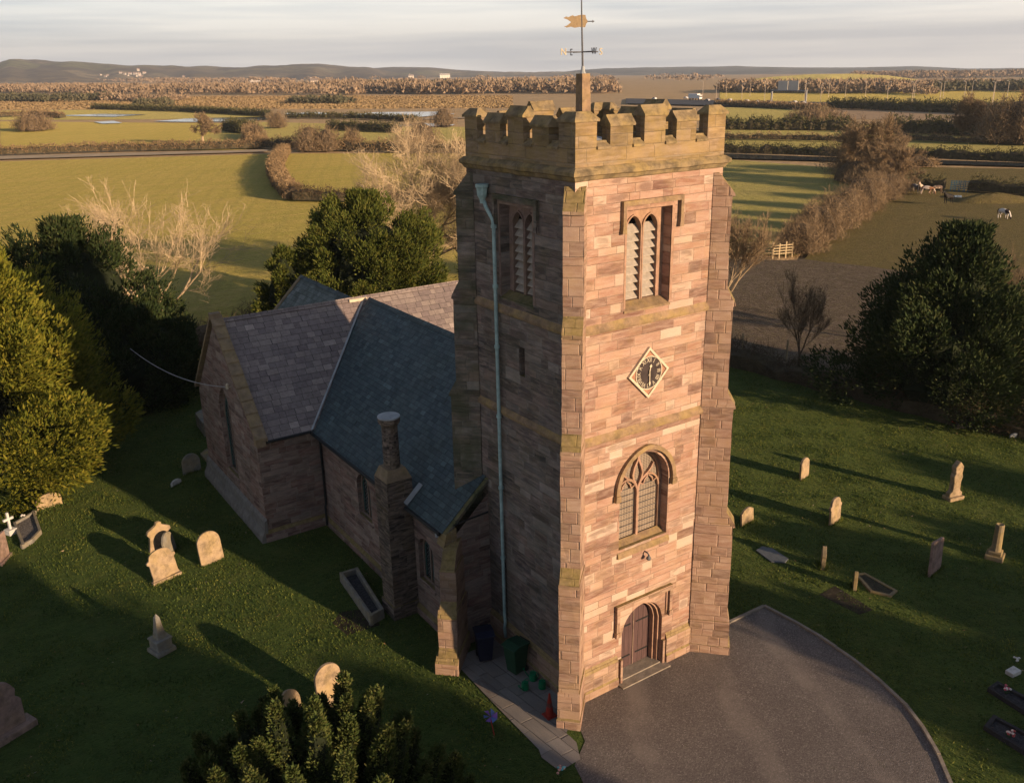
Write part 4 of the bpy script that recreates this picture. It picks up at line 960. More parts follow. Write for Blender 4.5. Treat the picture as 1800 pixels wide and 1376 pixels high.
# ================================================================== GRAVES
M['stoneA'] = m_dress('buff_gravestone', (.36, .27, .18), .35, .5)
M['stoneB'] = m_dress('pink_gravestone', (.30, .21, .19), .15, .45)
M['stoneC'] = m_dress('grey_gravestone', (.22, .21, .19), .3)
M['stoneD'] = m_dress('dark_polished_granite', (.035, .035, .04), .0)
M['stoneE'] = m_dress('white_marble', (.55, .55, .54), .0)
M['stoneF'] = m_dress('lichened_gravestone', (.22, .18, .12), .6)
def prof(kind, w, h):
    q = w/2
    if kind == 'round': return [(q, 0)]+[(q*math.cos(a), h-q*.95+q*.95*math.sin(a)) for a in [math.pi*k/14 for k in range(15)]]+[(-q, 0)]
    if kind == 'low_round': return [(q, 0)]+[(q*math.cos(a), h-q*.5+q*.5*math.sin(a)) for a in [math.pi*k/12 for k in range(13)]]+[(-q, 0)]
    if kind == 'gable': return [(q, 0), (q, h*.80), (q*.55, h*.95), (q*.12, h), (-q*.12, h), (-q*.55, h*.95), (-q, h*.80), (-q, 0)]
    if kind == 'flat': return [(q, 0), (q, h*.97), (q*.9, h), (-q*.9, h), (-q, h*.97), (-q, 0)]
    if kind == 'shoulder': return [(q, 0), (q*.92, h*.1), (q*.92, h*.58), (q*1.05, h*.62), (q*1.05, h*.70), (q*.86, h*.74)]+[(q*.82*math.cos(a), h*.78+h*.22*math.sin(a)) for a in [math.pi*k/12 for k in range(13)]]+[(-q*.86, h*.74), (-q*1.05, h*.70), (-q*1.05, h*.62), (-q*.92, h*.58), (-q*.92, h*.1), (-q, 0)]
    if kind == 'ornate': return [(q, 0), (q*.9, h*.15), (q*.85, h*.55), (q*1.08, h*.66), (q*1.02, h*.76), (q*.55, h*.84), (q*.26, h*.90), (q*.22, h*.98), (0, h), (-q*.22, h*.98), (-q*.26, h*.90), (-q*.55, h*.84), (-q*1.02, h*.76), (-q*1.08, h*.66), (-q*.85, h*.55), (-q*.9, h*.15), (-q, 0)]
    if kind == 'ogee': return [(q, 0), (q, h*.48), (q*.80, h*.58), (q*.86, h*.72)]+[(q*.80*math.cos(a), h*.74+h*.26*math.sin(a)) for a in [math.pi*k/12 for k in range(1, 12)]]+[(-q*.86, h*.72), (-q*.80, h*.58), (-q, h*.48), (-q, 0)]
    if kind == 'spire': return [(q, 0), (q, h*.1), (q*.62, h*.16), (q*.55, h*.40), (q*.72, h*.56), (q*.55, h*.66), (q*.66, h*.84), (q*.2, h*.96), (0, h), (-q*.2, h*.96), (-q*.66, h*.84), (-q*.55, h*.66), (-q*.72, h*.56), (-q*.55, h*.40), (-q*.62, h*.16), (-q, h*.1), (-q, 0)]
GR = []
def grave(px, py, kind, w, h, mat, label, th=.11, rz=0.0, tilt=0.0, base=None, group='gravestones in the churchyard', roll_=0.0, inset=False):
    p = G(px, py); root = tag(empty('gravestone', (p[0], p[1], 0), R(rz)), label, 'gravestone', group)
    GR.append((p[0], p[1], w, R(rz)))
    st = MB(); b0 = base[1] if base else -.06
    st.prism([(x, z+b0) for x, z in prof(kind, w, h)], lambda a, b, d: (a, d, b), -th/2, th/2)
    o = st.build('headstone', mat, root, bevel=.012, jit=.01); o.rotation_euler = (R(tilt), R(roll_), 0)
    if inset:
        i_ = MB().prism([(x*.72, z*.8+b0+h*.1) for x, z in prof(kind, w, h)], lambda a, b, d: (a, d, b), -th/2-.012, -th/2+.0).build('panel', mat, root); i_.rotation_euler = (R(tilt), R(roll_), 0)
    if base: MB().box(-w/2-base[0], w/2+base[0], -th/2-base[0], th/2+base[0], -.03, base[1]).build('plinth', mat, root, bevel=.015, jit=.01)
    return root
grave(88, 892, 'low_round', 1.15, .78, M['stoneA'], 'low pale headstone with rounded shoulders lit by the sun beside the big golden yew', tilt=-4, rz=14)
grave(281, 966, 'ornate', 1.0, 1.42, M['stoneA'], 'sunlit headstone with small pointed finial, the rearmost of the sunlit trio left of the church', tilt=3, rz=16, roll_=3, th=.14)
grave(301, 972, 'round', .85, 1.05, M['stoneC'], 'dark grey headstone close behind the one with the pointed finial', tilt=-8, rz=50)
grave(294, 1018, 'shoulder', 1.15, 1.22, M['stoneA'], 'sunlit headstone with stepped shoulders and moulded base in front of the pointed one', tilt=-12, rz=14, base=(.04, .12), roll_=-3)
grave(374, 988, 'round', 1.02, 1.48, M['stoneA'], 'plain round-topped sunlit headstone standing by itself nearest the church transept', rz=12, tilt=-5, inset=False, roll_=-2)
grave(338, 830, 'round', .95, 1.1, M['stoneC'], 'dim grey round headstone in the shade beside the transept gable', rz=10)
grave(310, 852, 'low_round', .62, .36, M['stoneE'], 'small pale curved grave marker low in the shaded grass', rz=30)
grave(583, 1243, 'round', .90, 1.66, M['stoneA'], 'tall round-topped sunlit headstone rising behind the clipped upright yew', rz=8, th=.12, tilt=-4)
grave(512, 1262, 'round', .98, .98, M['stoneA'], 'leaning round-topped headstone half hidden by the upright yew', rz=28, tilt=-14, roll_=10)
grave(4, 1300, 'ogee', 1.55, 1.75, M['stoneB'], 'large pinkish headstone on a wide plinth at the left edge of the lawn', rz=24, th=.16, base=(.22, .22))
grave(8, 985, 'flat', .85, 1.1, M['stoneB'], 'dark brown headstone in front of the marble cross at the far left', rz=60, base=(.08, .12))
grave(1413, 840, 'gable', .82, 1.14, M['stoneA'], 'sunlit gabled headstone, the farthest back on the right lawn', rz=12, tilt=-2)
grave(1467, 918, 'shoulder', .90, 1.28, M['stoneA'], 'pale headstone with domed top and small shoulders in the middle of the right lawn', rz=8, tilt=-3)
grave(1313, 920, 'gable', .88, .84, M['stoneA'], 'low sunlit gabled headstone just right of the tower buttress', rz=8, tilt=-3, roll_=-3)
grave(1642, 1005, 'flat', 1.05, 1.42, M['stoneB'], 'square-topped grey headstone leaning to the right on the right lawn', rz=10, tilt=-4, roll_=7, inset=True)
grave(1446, 996, 'ornate', .52, 1.0, M['stoneF'], 'narrow dark weathered headstone seen near edge-on beside the blue-grey slab', rz=40, th=.16)
grave(1502, 1034, 'gable', .40, .80, M['stoneF'], 'small dark weathered headstone at the end of a sunken grave', rz=36, th=.13)
grave(1691, 752, 'round', .72, .78, M['stoneD'], 'black polished headstone with a red flower beside it under the far hedge', rz=-40, base=(.12, .1))
grave(1732, 756, 'flat', .78, .85, M['stoneD'], 'black polished headstone on a pale plinth, right of its fellow under the hedge', rz=-40, base=(.14, .1))
grave(1786, 770, 'low_round', .7, .35, M['stoneE'], 'low white marble marker under the hedge at the right edge', rz=-35)
# spired memorial on the right lawn
p = G(1675, 876); r_ = tag(empty('memorial', (p[0], p[1], 0), R(35)), 'tall slender pointed pale memorial casting a long shadow', 'memorial'); r_.rotation_euler.z = R(-14)
MB().prism([(x, z+.16) for x, z in prof('spire', .72, 1.75)], lambda a, b, d: (a, d, b), -.14, .14).build('shaft', M['stoneA'], r_, bevel=.02)
MB().box(-.42, .42, -.26, .26, -.02, .17).build('plinth', M['stoneA'], r_, bevel=.02)
# broken column
p = G(1748, 980); r_ = tag(empty('memorial', (p[0], p[1], 0), R(20)), 'broken stone column on a heavy mossy square base', 'memorial')
MB().lathe([(.20, .35), (.185, .5), (.165, 1.5), (.14, 1.53), (.0, 1.47)], (0, 0, 0), 12).build('column', M['stoneF'], r_, jit=.015)
MB().box(-.34, .34, -.34, .34, -.02, .2).box(-.25, .25, -.25, .25, .2, .36).build('base', M['stoneF'], r_, bevel=.03, jit=.02)
# obelisk
p = G(285, 1143); r_ = tag(empty('obelisk', (p[0], p[1], 0), R(18)), 'small stone obelisk on a stepped pedestal in the left lawn', 'obelisk')
ob_ = MB(); ob_.box(-.36, .36, -.36, .36, 0, .16).box(-.28, .28, -.28, .28, .16, .50).box(-.31, .31, -.31, .31, .50, .57); ob_.build('pedestal', M['stoneC'], r_, bevel=.015, jit=.01)
o4 = MB(); a_, b_ = .17, .075; o4.v = [(x*a_, y*a_, .57) for x, y in ((-1, -1), (1, -1), (1, 1), (-1, 1))]+[(x*b_, y*b_, 1.38) for x, y in ((-1, -1), (1, -1), (1, 1), (-1, 1))]+[(0, 0, 1.52)]
o4.f = [(0, 1, 5, 4), (1, 2, 6, 5), (2, 3, 7, 6), (3, 0, 4, 7), (4, 5, 8), (5, 6, 8), (6, 7, 8), (7, 4, 8)]; o4.build('shaft', M['stoneC'], r_, bevel=.01)
# kerbed graves and slabs
def kerbed(pxs, mat, fillm, label, h=.2, name='kerbed_grave', wk=.12, cat='grave'):
    P = [Vector(G(*q)) for q in pxs]; c = sum(P, Vector())/len(P); root = tag(empty(name, (c.x, c.y, 0)), label, cat)
    mb = MB(); n = len(P)
    for k in range(n):
        a, b = P[k]-c, P[(k+1) % n]-c; d = (b-a).normalized(); s = Vector((-d.y, d.x, 0)); 
        if s.dot(-a) < 0: s = -s
        s *= wk; mb.prism([(0, 0), (1, 0), (1, 1), (0, 1)], lambda u, v, dd: tuple(a+(b-a)*u+s*v+Vector((0, 0, dd))), -.02, h+k*.003)
    mb.build('kerb', mat, root, bevel=.012)
    f_ = MB(); f_.face([tuple((q-c)*.93+Vector((0, 0, h*.45))) for q in P]); f_.build('infill', fillm, root)
    return root
kerbed([(598, 1022), (630, 1012), (676, 1086), (652, 1100)], M['stoneC'], m_plain('dark_chippings', (.05, .05, .055), .9, .5, 14, .05), 'raised kerbed grave with dark chippings along the nave wall', .42)
kerbed([(24, 925), (62, 903), (74, 938), (58, 955), (40, 965)], M['stoneC'], m_plain('grey_chippings', (.14, .13, .13), .9, .5, 12, .05), 'grey kerbed grave below the big golden yew', .2)
kerbed([(1502, 1010), (1520, 1008), (1578, 1040), (1566, 1050), (1530, 1042)], M['stoneF'], m_plain('weedy_soil', (.05, .045, .03), .95, .4, 8, .05), 'sunken kerbed grave with broken edging on the right lawn', .07)
for q, lab in (([(1735, 1215), (1752, 1203), (1812, 1235), (1808, 1262)], 'dark kerbed grave with white ornaments near the right edge'), ([(1728, 1282), (1745, 1262), (1815, 1300), (1812, 1335)], 'lowest dark kerbed grave at the right edge')):
    kerbed(q, M['stoneD'], m_plain('black_chippings', (.04, .04, .045), .9, .6, 12, .05), lab, .16)
def slab_grave(pxs, mat, label, h=.10):
    P = [Vector(G(*q)) for q in pxs]; c = sum(P, Vector())/len(P); mb = MB().prism([(q-c)[:2] for q in P], lambda a, b, d: (a, b, d), -.02, h)
    o = mb.build('grave_slab', mat, bevel=.015); o.location = (c.x, c.y, 0); return tag(o, label, 'grave slab')
slab_grave([(1328, 968), (1340, 961), (1358, 965), (1386, 983), (1380, 990), (1356, 989)], m_plain('blue_grey_slab', (.10, .11, .12), .5, .2, 3), 'flat blue-grey grave slab near the tower buttress', .05)
slab_grave([(346, 748), (364, 738), (376, 757), (360, 768)], M['stoneC'], 'grey chest tomb lid beside the transept gable', .8)
slab_grave([(1766, 1183), (1780, 1175), (1795, 1184), (1780, 1191)], M['stoneE'], 'small white memorial tablet in the grass at the right', .14)
slab_grave([(352, 800), (366, 790), (412, 850), (400, 856)], M['stoneF'], 'long mossy grave slab against the transept gable', .12)
# marble cross
p = G(20, 938); r_ = tag(empty('memorial', (p[0], p[1], 0), R(30)), 'small white marble cross among the kerbed graves at the far left', 'memorial')
MB().box(-.05, .05, -.05, .05, .25, 1.05).box(-.24, .24, -.048, .048, .68, .79).build('cross', M['stoneE'], r_, bevel=.01); MB().box(-.2, .2, -.2, .2, 0, .26).build('base', M['stoneE'], r_, bevel=.02)
def flowers(px, py, cols, label, s=.16, z=.05):
    p = G(px, py); r_ = tag(empty('flower_bunch', (p[0], p[1], z)), label, 'flowers'); 
    stem = MB(); st_m = m_plain('stems', (.04, .09, .03), .8)
    for k in range(7): a = k*.9; stem.tube([(0, 0, 0), (math.cos(a)*s*.7, math.sin(a)*s*.7, s*1.1)], .008, 4)
    stem.build('stems', st_m, r_)
    for ci, c in enumerate(cols):
        mb = MB()
        for k in range(6): a = random.random()*6.28; d = random.random()*s; mb.lathe([(.0, 0), (.035, .02), (.045, .05), (.02, .07)], (math.cos(a)*d, math.sin(a)*d, s*1.0+random.random()*s*.3), 6)
        mb.build('blooms', m_plain('petals', c, .6, .2), r_)
flowers(1676, 750, [(.5, .04, .03)], 'red flowers beside the black headstone under the hedge')
flowers(1768, 1222, [(.7, .68, .66), (.5, .1, .15)], 'white and pink flowers on the dark kerbed grave')
flowers(1772, 1300, [(.7, .6, .55), (.45, .08, .08)], 'pale flowers on the lowest dark grave')
flowers(1782, 1168, [(.6, .6, .6)], 'white flowers beside the small white tablet')
flowers(40, 915, [(.6, .58, .56)], 'white flowers on the grey kerbed grave by the yew')
flowers(985, 1366, [(.15, .45, .5), (.6, .3, .25)], 'blue and pink flowers at the corner of the path', .2)

def tuft_region(n):
    P = []
    for x, y, w, a in GR:
        m = 260; u = rng.uniform(-w*.6, w*.6, m); s_ = rng.choice([-1, 1], m)*(.07+np.abs(rng.normal(0, .05, m))); P.append(np.stack([x+u*math.cos(a)-s_*math.sin(a), y+u*math.sin(a)+s_*math.cos(a), np.zeros(m)], 1))
    return np.concatenate(P)
blades('long_grass', 0, tuft_region, .10, .24, M['blade'], .016)

# ================================================================== BINS, CANS, CONE
def wheelie(px, py, mat, label, rz, s=1.0):
    p = G(px, py); root = tag(empty('wheelie_bin', (p[0], p[1], .03), R(rz)), label, 'wheelie bin')
    b = MB(); lo = [(-.20, -.22), (.20, -.22), (.20, .22), (-.20, .22)]; hi = [(-.27, -.32), (.27, -.32), (.27, .30), (-.27, .30)]
    b.v = [(x*s, y*s, .06) for x, y in lo]+[(x*s, y*s, .98*s) for x, y in hi]; b.f = [(3, 2, 1, 0), (4, 5, 6, 7), (0, 1, 5, 4), (1, 2, 6, 5), (2, 3, 7, 6), (3, 0, 4, 7)]
    b.build('body', mat, root, bevel=.02)
    MB().prism([(-.36*s, .985*s), (.33*s, .985*s), (.33*s, 1.02*s), (-.1*s, 1.08*s), (-.36*s, 1.02*s)], lambda y, z, d: (d, y, z), -.30*s, .30*s).build('lid', mat, root, bevel=.012)
    MB().tube([(-.24, .38*s, .99*s), (.24, .38*s, .99*s)], .018, 6).build('handle', M['black'], root)
    for x in (-.24, .20): MB().tube([(x, .25, .10), (x+.05, .25, .10)], .10, 12).build('wheel', M['black'], root)
    return root
green = m_plain('dark_green_plastic', (.014, .055, .03), .5, .15); navy = m_plain('dark_blue_plastic', (.012, .016, .04), .5, .15)
wheelie(908, 1180, green, 'dark green wheelie bin against the shaded tower wall', -80, 1.08)
wheelie(852, 1158, navy, 'dark blue wheelie bin in the corner between nave and tower', -20, 1.08)
wb = MB(); p = G(892, 1122, 1.2)
can_m = m_plain('green_plastic_can', (.01, .17, .075), .4, .15)
def can(px, py, rz, label, lying=False):
    p = G(px, py); root = tag(empty('watering_can', (p[0], p[1], .04), R(rz)), label, 'watering can', 'green watering cans')
    MB().lathe([(.12, 0), (.13, .02), (.12, .2), (.11, .26)], (0, 0, 0), 14).build('body', can_m, root, smooth=False)
    MB().tube([(.11, 0, .05), (.24, 0, .17), (.33, 0, .30)], [.025, .018, .016], 7).lathe([(.016, 0), (.04, .04)], (.34, 0, .30), 8).build('spout', can_m, root)
    MB().tube([(-.11, 0, .10), (-.2, 0, .2), (-.15, 0, .33), (0, 0, .37), (.09, 0, .30), (.10, 0, .25)], .014, 6).build('handle', can_m, root)
can(923, 1212, 200, 'green watering can nearest the lawn edge of the path'); can(937, 1196, 120, 'green watering can farthest back near the green bin'); can(953, 1210, 30, 'green watering can closest to the tower wall')
p = G(966, 1258); r_ = tag(empty('traffic_cone', (p[0], p[1], .03)), 'faded red traffic cone beside the front buttress', 'traffic cone')
red = m_plain('faded_red_plastic', (.30, .03, .02), .5, .2)
MB().lathe([(.14, .03), (.03, .82), (.02, .83)], (0, 0, 0), 16).build('cone', red, r_, smooth=False); MB().box(-.19, .19, -.19, .19, 0, .035).build('base', red, r_, bevel=.02)
MB().lathe([(.098, .36), (.078, .50)], (0, 0, 0), 16).build('band', m_plain('dull_band', (.16, .05, .045), .5), r_)
p = G(869, 1292); r_ = tag(empty('toy_windmill', (p[0], p[1], 0), R(20)), 'purple and blue toy windmill on a red stick in the grass', 'toy windmill')
MB().tube([(0, 0, 0), (-.10, .06, .72)], .018, 6).build('stick', m_plain('red_stick', (.40, .05, .04), .5), r_)
for k in range(6):
    a0, a1 = k*math.pi/3, (k+.72)*math.pi/3
    q = lambda a, r, z: (-.10+r*math.cos(a), .05+r*math.sin(a)*.8-z*.2, .74+z+r*.35*math.sin(a))
    MB().face([q(a0, .02, 0), q(a0, .24, .0), q(a1, .26, .07), q(a1, .08, .05)]).build('vane', m_plain('purple_foil' if k % 2 else 'blue_foil', (.22, .10, .42) if k % 2 else (.10, .16, .42), .35, .1), r_)
# loose debris bag by the bins

# ================================================================== VEGETATION
def frame_from(d):
    d = d/np.linalg.norm(d, axis=1)[:, None]; a = np.cross(d, np.where(np.abs(d[:, 2:3]) > .9, [[1., 0, 0]], [[0, 0, 1.]])); a /= np.linalg.norm(a, axis=1)[:, None]
    return d, a, np.cross(d, a)
def sprays(P, D, length, width, k=6, spread=.6, droop=0.0):
    """each point P grows k pointed leaf tufts round direction D"""
    n = len(P); P = np.repeat(P, k, 0); D = np.repeat(D, k, 0); m = n*k
    d, a, b = frame_from(D+rng.normal(0, spread, (m, 3))); L = length*(.6+.8*rng.random(m))[:, None]; w = width*(.7+.6*rng.random(m))[:, None]
    P = P+rng.normal(0, length*.45, (m, 3))
    th = rng.uniform(0, 2*np.pi, m)[:, None]; s = a*np.cos(th)+b*np.sin(th)
    tip = P+d*L; tip[:, 2] -= droop*L[:, 0]
    mid = P+d*L*.42
    V = np.stack([P, mid+s*w, tip, mid-s*w], 1).reshape(-1, 3); F = np.arange(4*m).reshape(-1, 4)
    return V, F
def lump_core(c, r, h, k=1.0, seed=0, z0=.0, shape=None):
    """dark ragged inner mass so the crown is not see-through"""
    nu, nv = 22, 14; V = []; F = []
    for j in range(nv+1):
        t_ = j/nv
        for i in range(nu):
            a = 2*math.pi*i/nu; rr = shape(t_, a)*k; V.append((c[0]+r*rr*math.cos(a), c[1]+r*rr*math.sin(a), z0+h*t_*(.97)))
    for j in range(nv):
        for i in range(nu): F.append((j*nu+i, j*nu+(i+1) % nu, (j+1)*nu+(i+1) % nu, (j+1)*nu+i))
    return V, F
DARKG = (.010, .016, .006)
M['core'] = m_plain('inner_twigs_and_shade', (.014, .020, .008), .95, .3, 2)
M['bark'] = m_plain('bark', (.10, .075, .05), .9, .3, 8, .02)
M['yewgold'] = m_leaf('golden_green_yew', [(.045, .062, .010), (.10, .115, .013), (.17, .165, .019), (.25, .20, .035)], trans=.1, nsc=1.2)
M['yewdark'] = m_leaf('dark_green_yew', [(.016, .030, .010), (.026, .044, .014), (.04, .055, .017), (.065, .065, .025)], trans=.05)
M['yewmid'] = m_leaf('mid_green_yew', [(.035, .055, .010), (.06, .08, .014), (.095, .105, .02), (.14, .125, .03)], trans=.08, nsc=1.0)
M['irish'] = m_leaf('upright_yew', [(.030, .050, .014), (.050, .075, .018), (.085, .10, .028), (.13, .125, .04)], trans=.05, nsc=2.0)
def evergreen(x, y, h, r, mat, label, n=5200, z0=.25, pw=.8, spr=(.38, .075), seed=1, lobes=7, group=None, name='yew_tree', cat='yew tree', k=6, up=.35, depth=.25, corek=.66, lob=.20, zb=0.0, cone=0.0):
    rs = np.random.RandomState(seed); ph = rs.uniform(0, 6.28, 12); am = rs.uniform(.5, 1, 12)
    zz0 = zb+z0
    def shape(t_, a):
        t_ = np.asarray(t_, float); base = np.clip((np.sin(np.pi*np.clip(t_*.80+.16, 0, 1)))**pw*(1-t_**6), 0.02, 2)
        base = base*(1-cone)+cone*np.clip((1-t_)**(.72 if cone < .9 else .92)*np.clip(t_*5+.45, 0, 1), .02, 2)
        l = 0
        for i, f in enumerate((2, 3, lobes, lobes+3, lobes*2+1)): l = l+am[i]*np.sin(f*a+ph[i]+t_*(3+2.3*i)+1.2*np.sin(t_*9+ph[i+5]))*(1, 1, .8, .7, .5)[i]
        return base*(1+lob*l*.5+.06*np.sin(t_*21+a*3))
    root = tag(empty(name, (x, y, zb)), label, cat, group)
    # the crown is a pile of separate leafy boughs with dark gaps between them
    nb = int(34+h*r*.75); k_ = np.arange(nb); tb = ((k_+.5)/nb)**.85; tb = rs.permutation(tb); ab = (k_*2.39996+rs.normal(0, .25, nb)) % 6.2832
    PP = []; DD = []
    for q in range(nb):
        t_, a_ = tb[q], ab[q]; sh = float(shape(t_, a_)); bl = (.20+.20*rs.rand())*r*(1.15-.55*t_); R0 = max(0, r*sh-bl*.55)
        cq = np.array([R0*math.cos(a_), R0*math.sin(a_), z0+(h-z0)*min(t_, .93)-bl*.15]); dq = np.array([math.cos(a_)*(.9-.5*t_), math.sin(a_)*(.9-.5*t_), .45+.9*t_]); dq /= np.linalg.norm(dq)
        m_ = max(20, int(n/nb*(bl/(.28*r))**1.5*1.15)); v_ = rs.normal(0, 1, (m_, 3)); v_ /= np.linalg.norm(v_, axis=1)[:, None]; al = v_@dq; v_[al < -.25] *= -1; al = v_@dq
        tip_ = 1+.55*np.clip(al, 0, 1)**2.5*rs.uniform(.4, 1.1); rag = .80+.28*rs.rand(m_)
        side = v_-al[:, None]*dq; p_ = cq+(side*bl*.62+dq*(al*bl*1.0)[:, None])*(tip_*rag)[:, None]; p_[:, 2] = np.clip(p_[:, 2], .15, h*1.03)
        PP.append(p_); DD.append(v_*.7+dq*.75+np.array([0, 0, up*.4]))
    P = np.concatenate(PP); D = np.concatenate(DD)
    V, F = sprays(P, D, spr[0], spr[1], k, .42)
    np_mesh('foliage', V, F, mat, root)
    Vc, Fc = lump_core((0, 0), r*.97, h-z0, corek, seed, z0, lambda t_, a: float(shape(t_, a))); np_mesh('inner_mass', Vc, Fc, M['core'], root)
    MB().tube([(0, 0, -.1), (.05, .03, h*.3), (0, 0, h*.6)], [.42*h/10, .3*h/10, .1], 8).build('trunk', M['bark'], root)
    return root

class Twigs:
    def __init__(s): s.a = []; s.b = []; s.ra = []; s.rb = []
    def add(s, a, b, ra, rb): s.a.append(a); s.b.append(b); s.ra.append(ra); s.rb.append(rb)
    def mesh(s, name, mat, root, n=3, sel=None):
        A, B = np.array(s.a), np.array(s.b); ra, rb = np.array(s.ra), np.array(s.rb)
        if sel is not None: m = sel(ra); A, B, ra, rb = A[m], B[m], ra[m], rb[m]
        if not len(A): return
        d, u, v = frame_from(B-A+1e-6); V = []
        for P, r_ in ((A, ra), (B, rb)):
            for k in range(n): t_ = 2*np.pi*k/n; V.append(P+(u*math.cos(t_)+v*math.sin(t_))*r_[:, None])
        V = np.stack(V, 1).reshape(-1, 3); i = np.arange(len(A))[:, None]*2*n
        F = np.concatenate([np.stack([i[:, 0]+k, i[:, 0]+(k+1) % n, i[:, 0]+n+(k+1) % n, i[:, 0]+n+k], 1) for k in range(n)])
        return np_mesh(name, V, F, mat, root)
def grow(tw, p, d, L, r, lev, maxlev, rs, spread=.5, up=.12, kids=(2, 4), shrink=.74, seg=3, rmin=.006):
    for s in range(seg):
        d = d+rs.normal(0, .10, 3)+np.array([0, 0, up*.35]); d /= np.linalg.norm(d); q = p+d*L/seg; r2 = max(rmin, r*(1-.28/seg*1.0)); tw.add(p, q, r, r2); p, r = q, r2
        if lev < maxlev and s < seg-1 and lev > 0 and rs.rand() < .75:
            e = d+rs.normal(0, spread, 3); e[2] += up; e /= np.linalg.norm(e); grow(tw, p, e, L*shrink*.8, max(rmin, r*.5), lev+1, maxlev, rs, spread, up, kids, shrink, seg, rmin)
    if lev < maxlev:
        for k in range(rs.randint(kids[0], kids[1]+1)):
            e = d+rs.normal(0, spread, 3); e[2] += up; e /= np.linalg.norm(e)
            grow(tw, p, e, L*shrink*rs.uniform(.8, 1.15), max(rmin, r*.66), lev+1, maxlev, rs, spread, up, kids, shrink, seg, rmin)
M['barkgold'] = m_plain('pale_bare_bark', (.38, .29, .19), .9, .3, 3)
M['twiggrey'] = m_leaf('grey_brown_twigs', [(.10, .075, .05), (.18, .13, .08), (.26, .19, .12)], nsc=.4)
M['twigpale'] = m_leaf('pale_twigs', [(.30, .225, .14), (.44, .34, .22), (.56, .44, .29)], nsc=.4)
M['twigred'] = m_leaf('reddish_brown_twigs', [(.13, .095, .06), (.23, .165, .10), (.32, .235, .145)], nsc=.3)
def bare_tree(x, y, h, label, seed=1, stems=1, levels=5, spread=.5, lean=(0, 0), trunk=.25, r0=.2, up=.15, wm=None, tm=None, group=None, zb=None, name='bare_tree', cat='bare tree', fan=.5, rmin=.009, kids=(2, 4), shrink=.74, fine=2):
    rs = np.random.RandomState(seed); zb = float(hT(x, y)) if zb is None else zb; tw = Twigs(); root = tag(empty(name, (x, y, zb)), label, cat, group)
    tot = sum(shrink**k for k in range(levels)); 
    for s in range(stems):
        a = rs.uniform(0, 6.28); d = np.array([math.cos(a)*fan*(stems > 1)+lean[0], math.sin(a)*fan*(stems > 1)+lean[1], 1.0]); d /= np.linalg.norm(d)
        grow(tw, np.array([math.cos(a), math.sin(a), 0])*.15*(stems > 1), d, h*(1-trunk)/tot*1.25 if stems > 1 else h*trunk, r0, 0, levels, rs, spread, up, kids, shrink, 3, rmin) if stems > 1 else None
        if stems == 1:
            p = np.zeros(3); tw.add(p, p+d*h*trunk*.5, r0*1.25, r0); tw.add(p+d*h*trunk*.5, p+d*h*trunk, r0, r0*.9); p = p+d*h*trunk
            for k in range(rs.randint(3, 5)):
                e = d+rs.normal(0, spread, 3); e[2] += .2; e /= np.linalg.norm(e); grow(tw, p, e, h*(1-trunk)/tot*1.15, r0*.62, 1, levels, rs, spread, up, kids, shrink, 3, rmin)
    # bring to the wanted height
    zmax = max(b[2] for b in tw.b); sc = h/zmax; tw.a = [p*sc for p in tw.a]; tw.b = [p*sc for p in tw.b]
    cut = r0*.33
    tp = np.array([b for b, r_ in zip(tw.b, tw.rb) if r_ < cut*.8])
    if fine and len(tp):
        tp = np.repeat(tp, fine, 0)+rs.normal(0, .12*h/12, (len(tp)*fine, 3)); Vt, Ft = twig_cloud(tp, h*.055, rmin*.55, .35); np_mesh('fine_twigs', Vt, Ft, wm or M['twigpale'], root)
    tw.mesh('trunk', tm or M['barkgold'], root, 6, lambda r_: r_ >= cut); tw.mesh('crown', wm or M['twigpale'], root, 3, lambda r_: r_ < cut)
    return root
def twig_cloud(P, L, w, up=.5, k=1):
    """short bare shoots standing at points P"""
    n = len(P); D = rng.normal(0, .55, (n, 3)); D[:, 2] += up; d, a, b = frame_from(D); LL = (L*(.5+rng.random(n)))[:, None]; ww = w*(.6+.8*rng.random(n))[:, None]
    th = rng.uniform(0, 6.28, n)[:, None]; s = a*np.cos(th)+b*np.sin(th)
    V = np.stack([P-s*ww, P+s*ww, P+d*LL], 1).reshape(-1, 3); return V, np.arange(3*n).reshape(-1, 3)
def shrub(x, y, h, r, mat, label, n=1500, seed=1, name='shrub', cat='shrub', L=.7, w=.03, group=None, ry=None, rz=0.0, corem=None, corek=.6):
    zb = float(hT(x, y)); root = tag(empty(name, (x, y, zb), rz), label, cat, group); ry = ry or r
    rs = np.random.RandomState(seed); th = rs.uniform(0, 6.28, n); u = rs.rand(n)**.55; ph = rs.uniform(0, 6.28, 6)
    lob = 1+.16*np.sin(3*th+ph[0])+.12*np.sin(5*th+ph[1])+.08*np.sin(9*th+ph[2]); el = np.arccos(rs.rand(n)*.98); rad = (rs.rand(n)**.35)*lob
    P = np.stack([rad*np.sin(el)*np.cos(th)*r, rad*np.sin(el)*np.sin(th)*ry, rad*np.cos(el)*h*.82], 1)
    V, F = twig_cloud(P, L, w); np_mesh('branches', V, F, mat, root)
    V, F = lump_core((0, 0), 1, h*.8, corek, seed, 0, lambda t_, a: math.sqrt(max(0.0, 1-t_*t_))*(1+.16*math.sin(3*a+ph[0])+.12*math.sin(5*a+ph[1])))
    V = [(a*r, b*ry, c) for a, b, c in V]; np_mesh('dense_middle', V, F, corem or M['scrubcore'], root)
    return root
M['scrubcore'] = m_plain('tangled_scrub', (.10, .075, .05), .95, .5, 5, .1)
M['hedgegreen'] = m_leaf('hedge_foliage', [(.05, .055, .024), (.09, .088, .038), (.15, .125, .06)], nsc=.2)
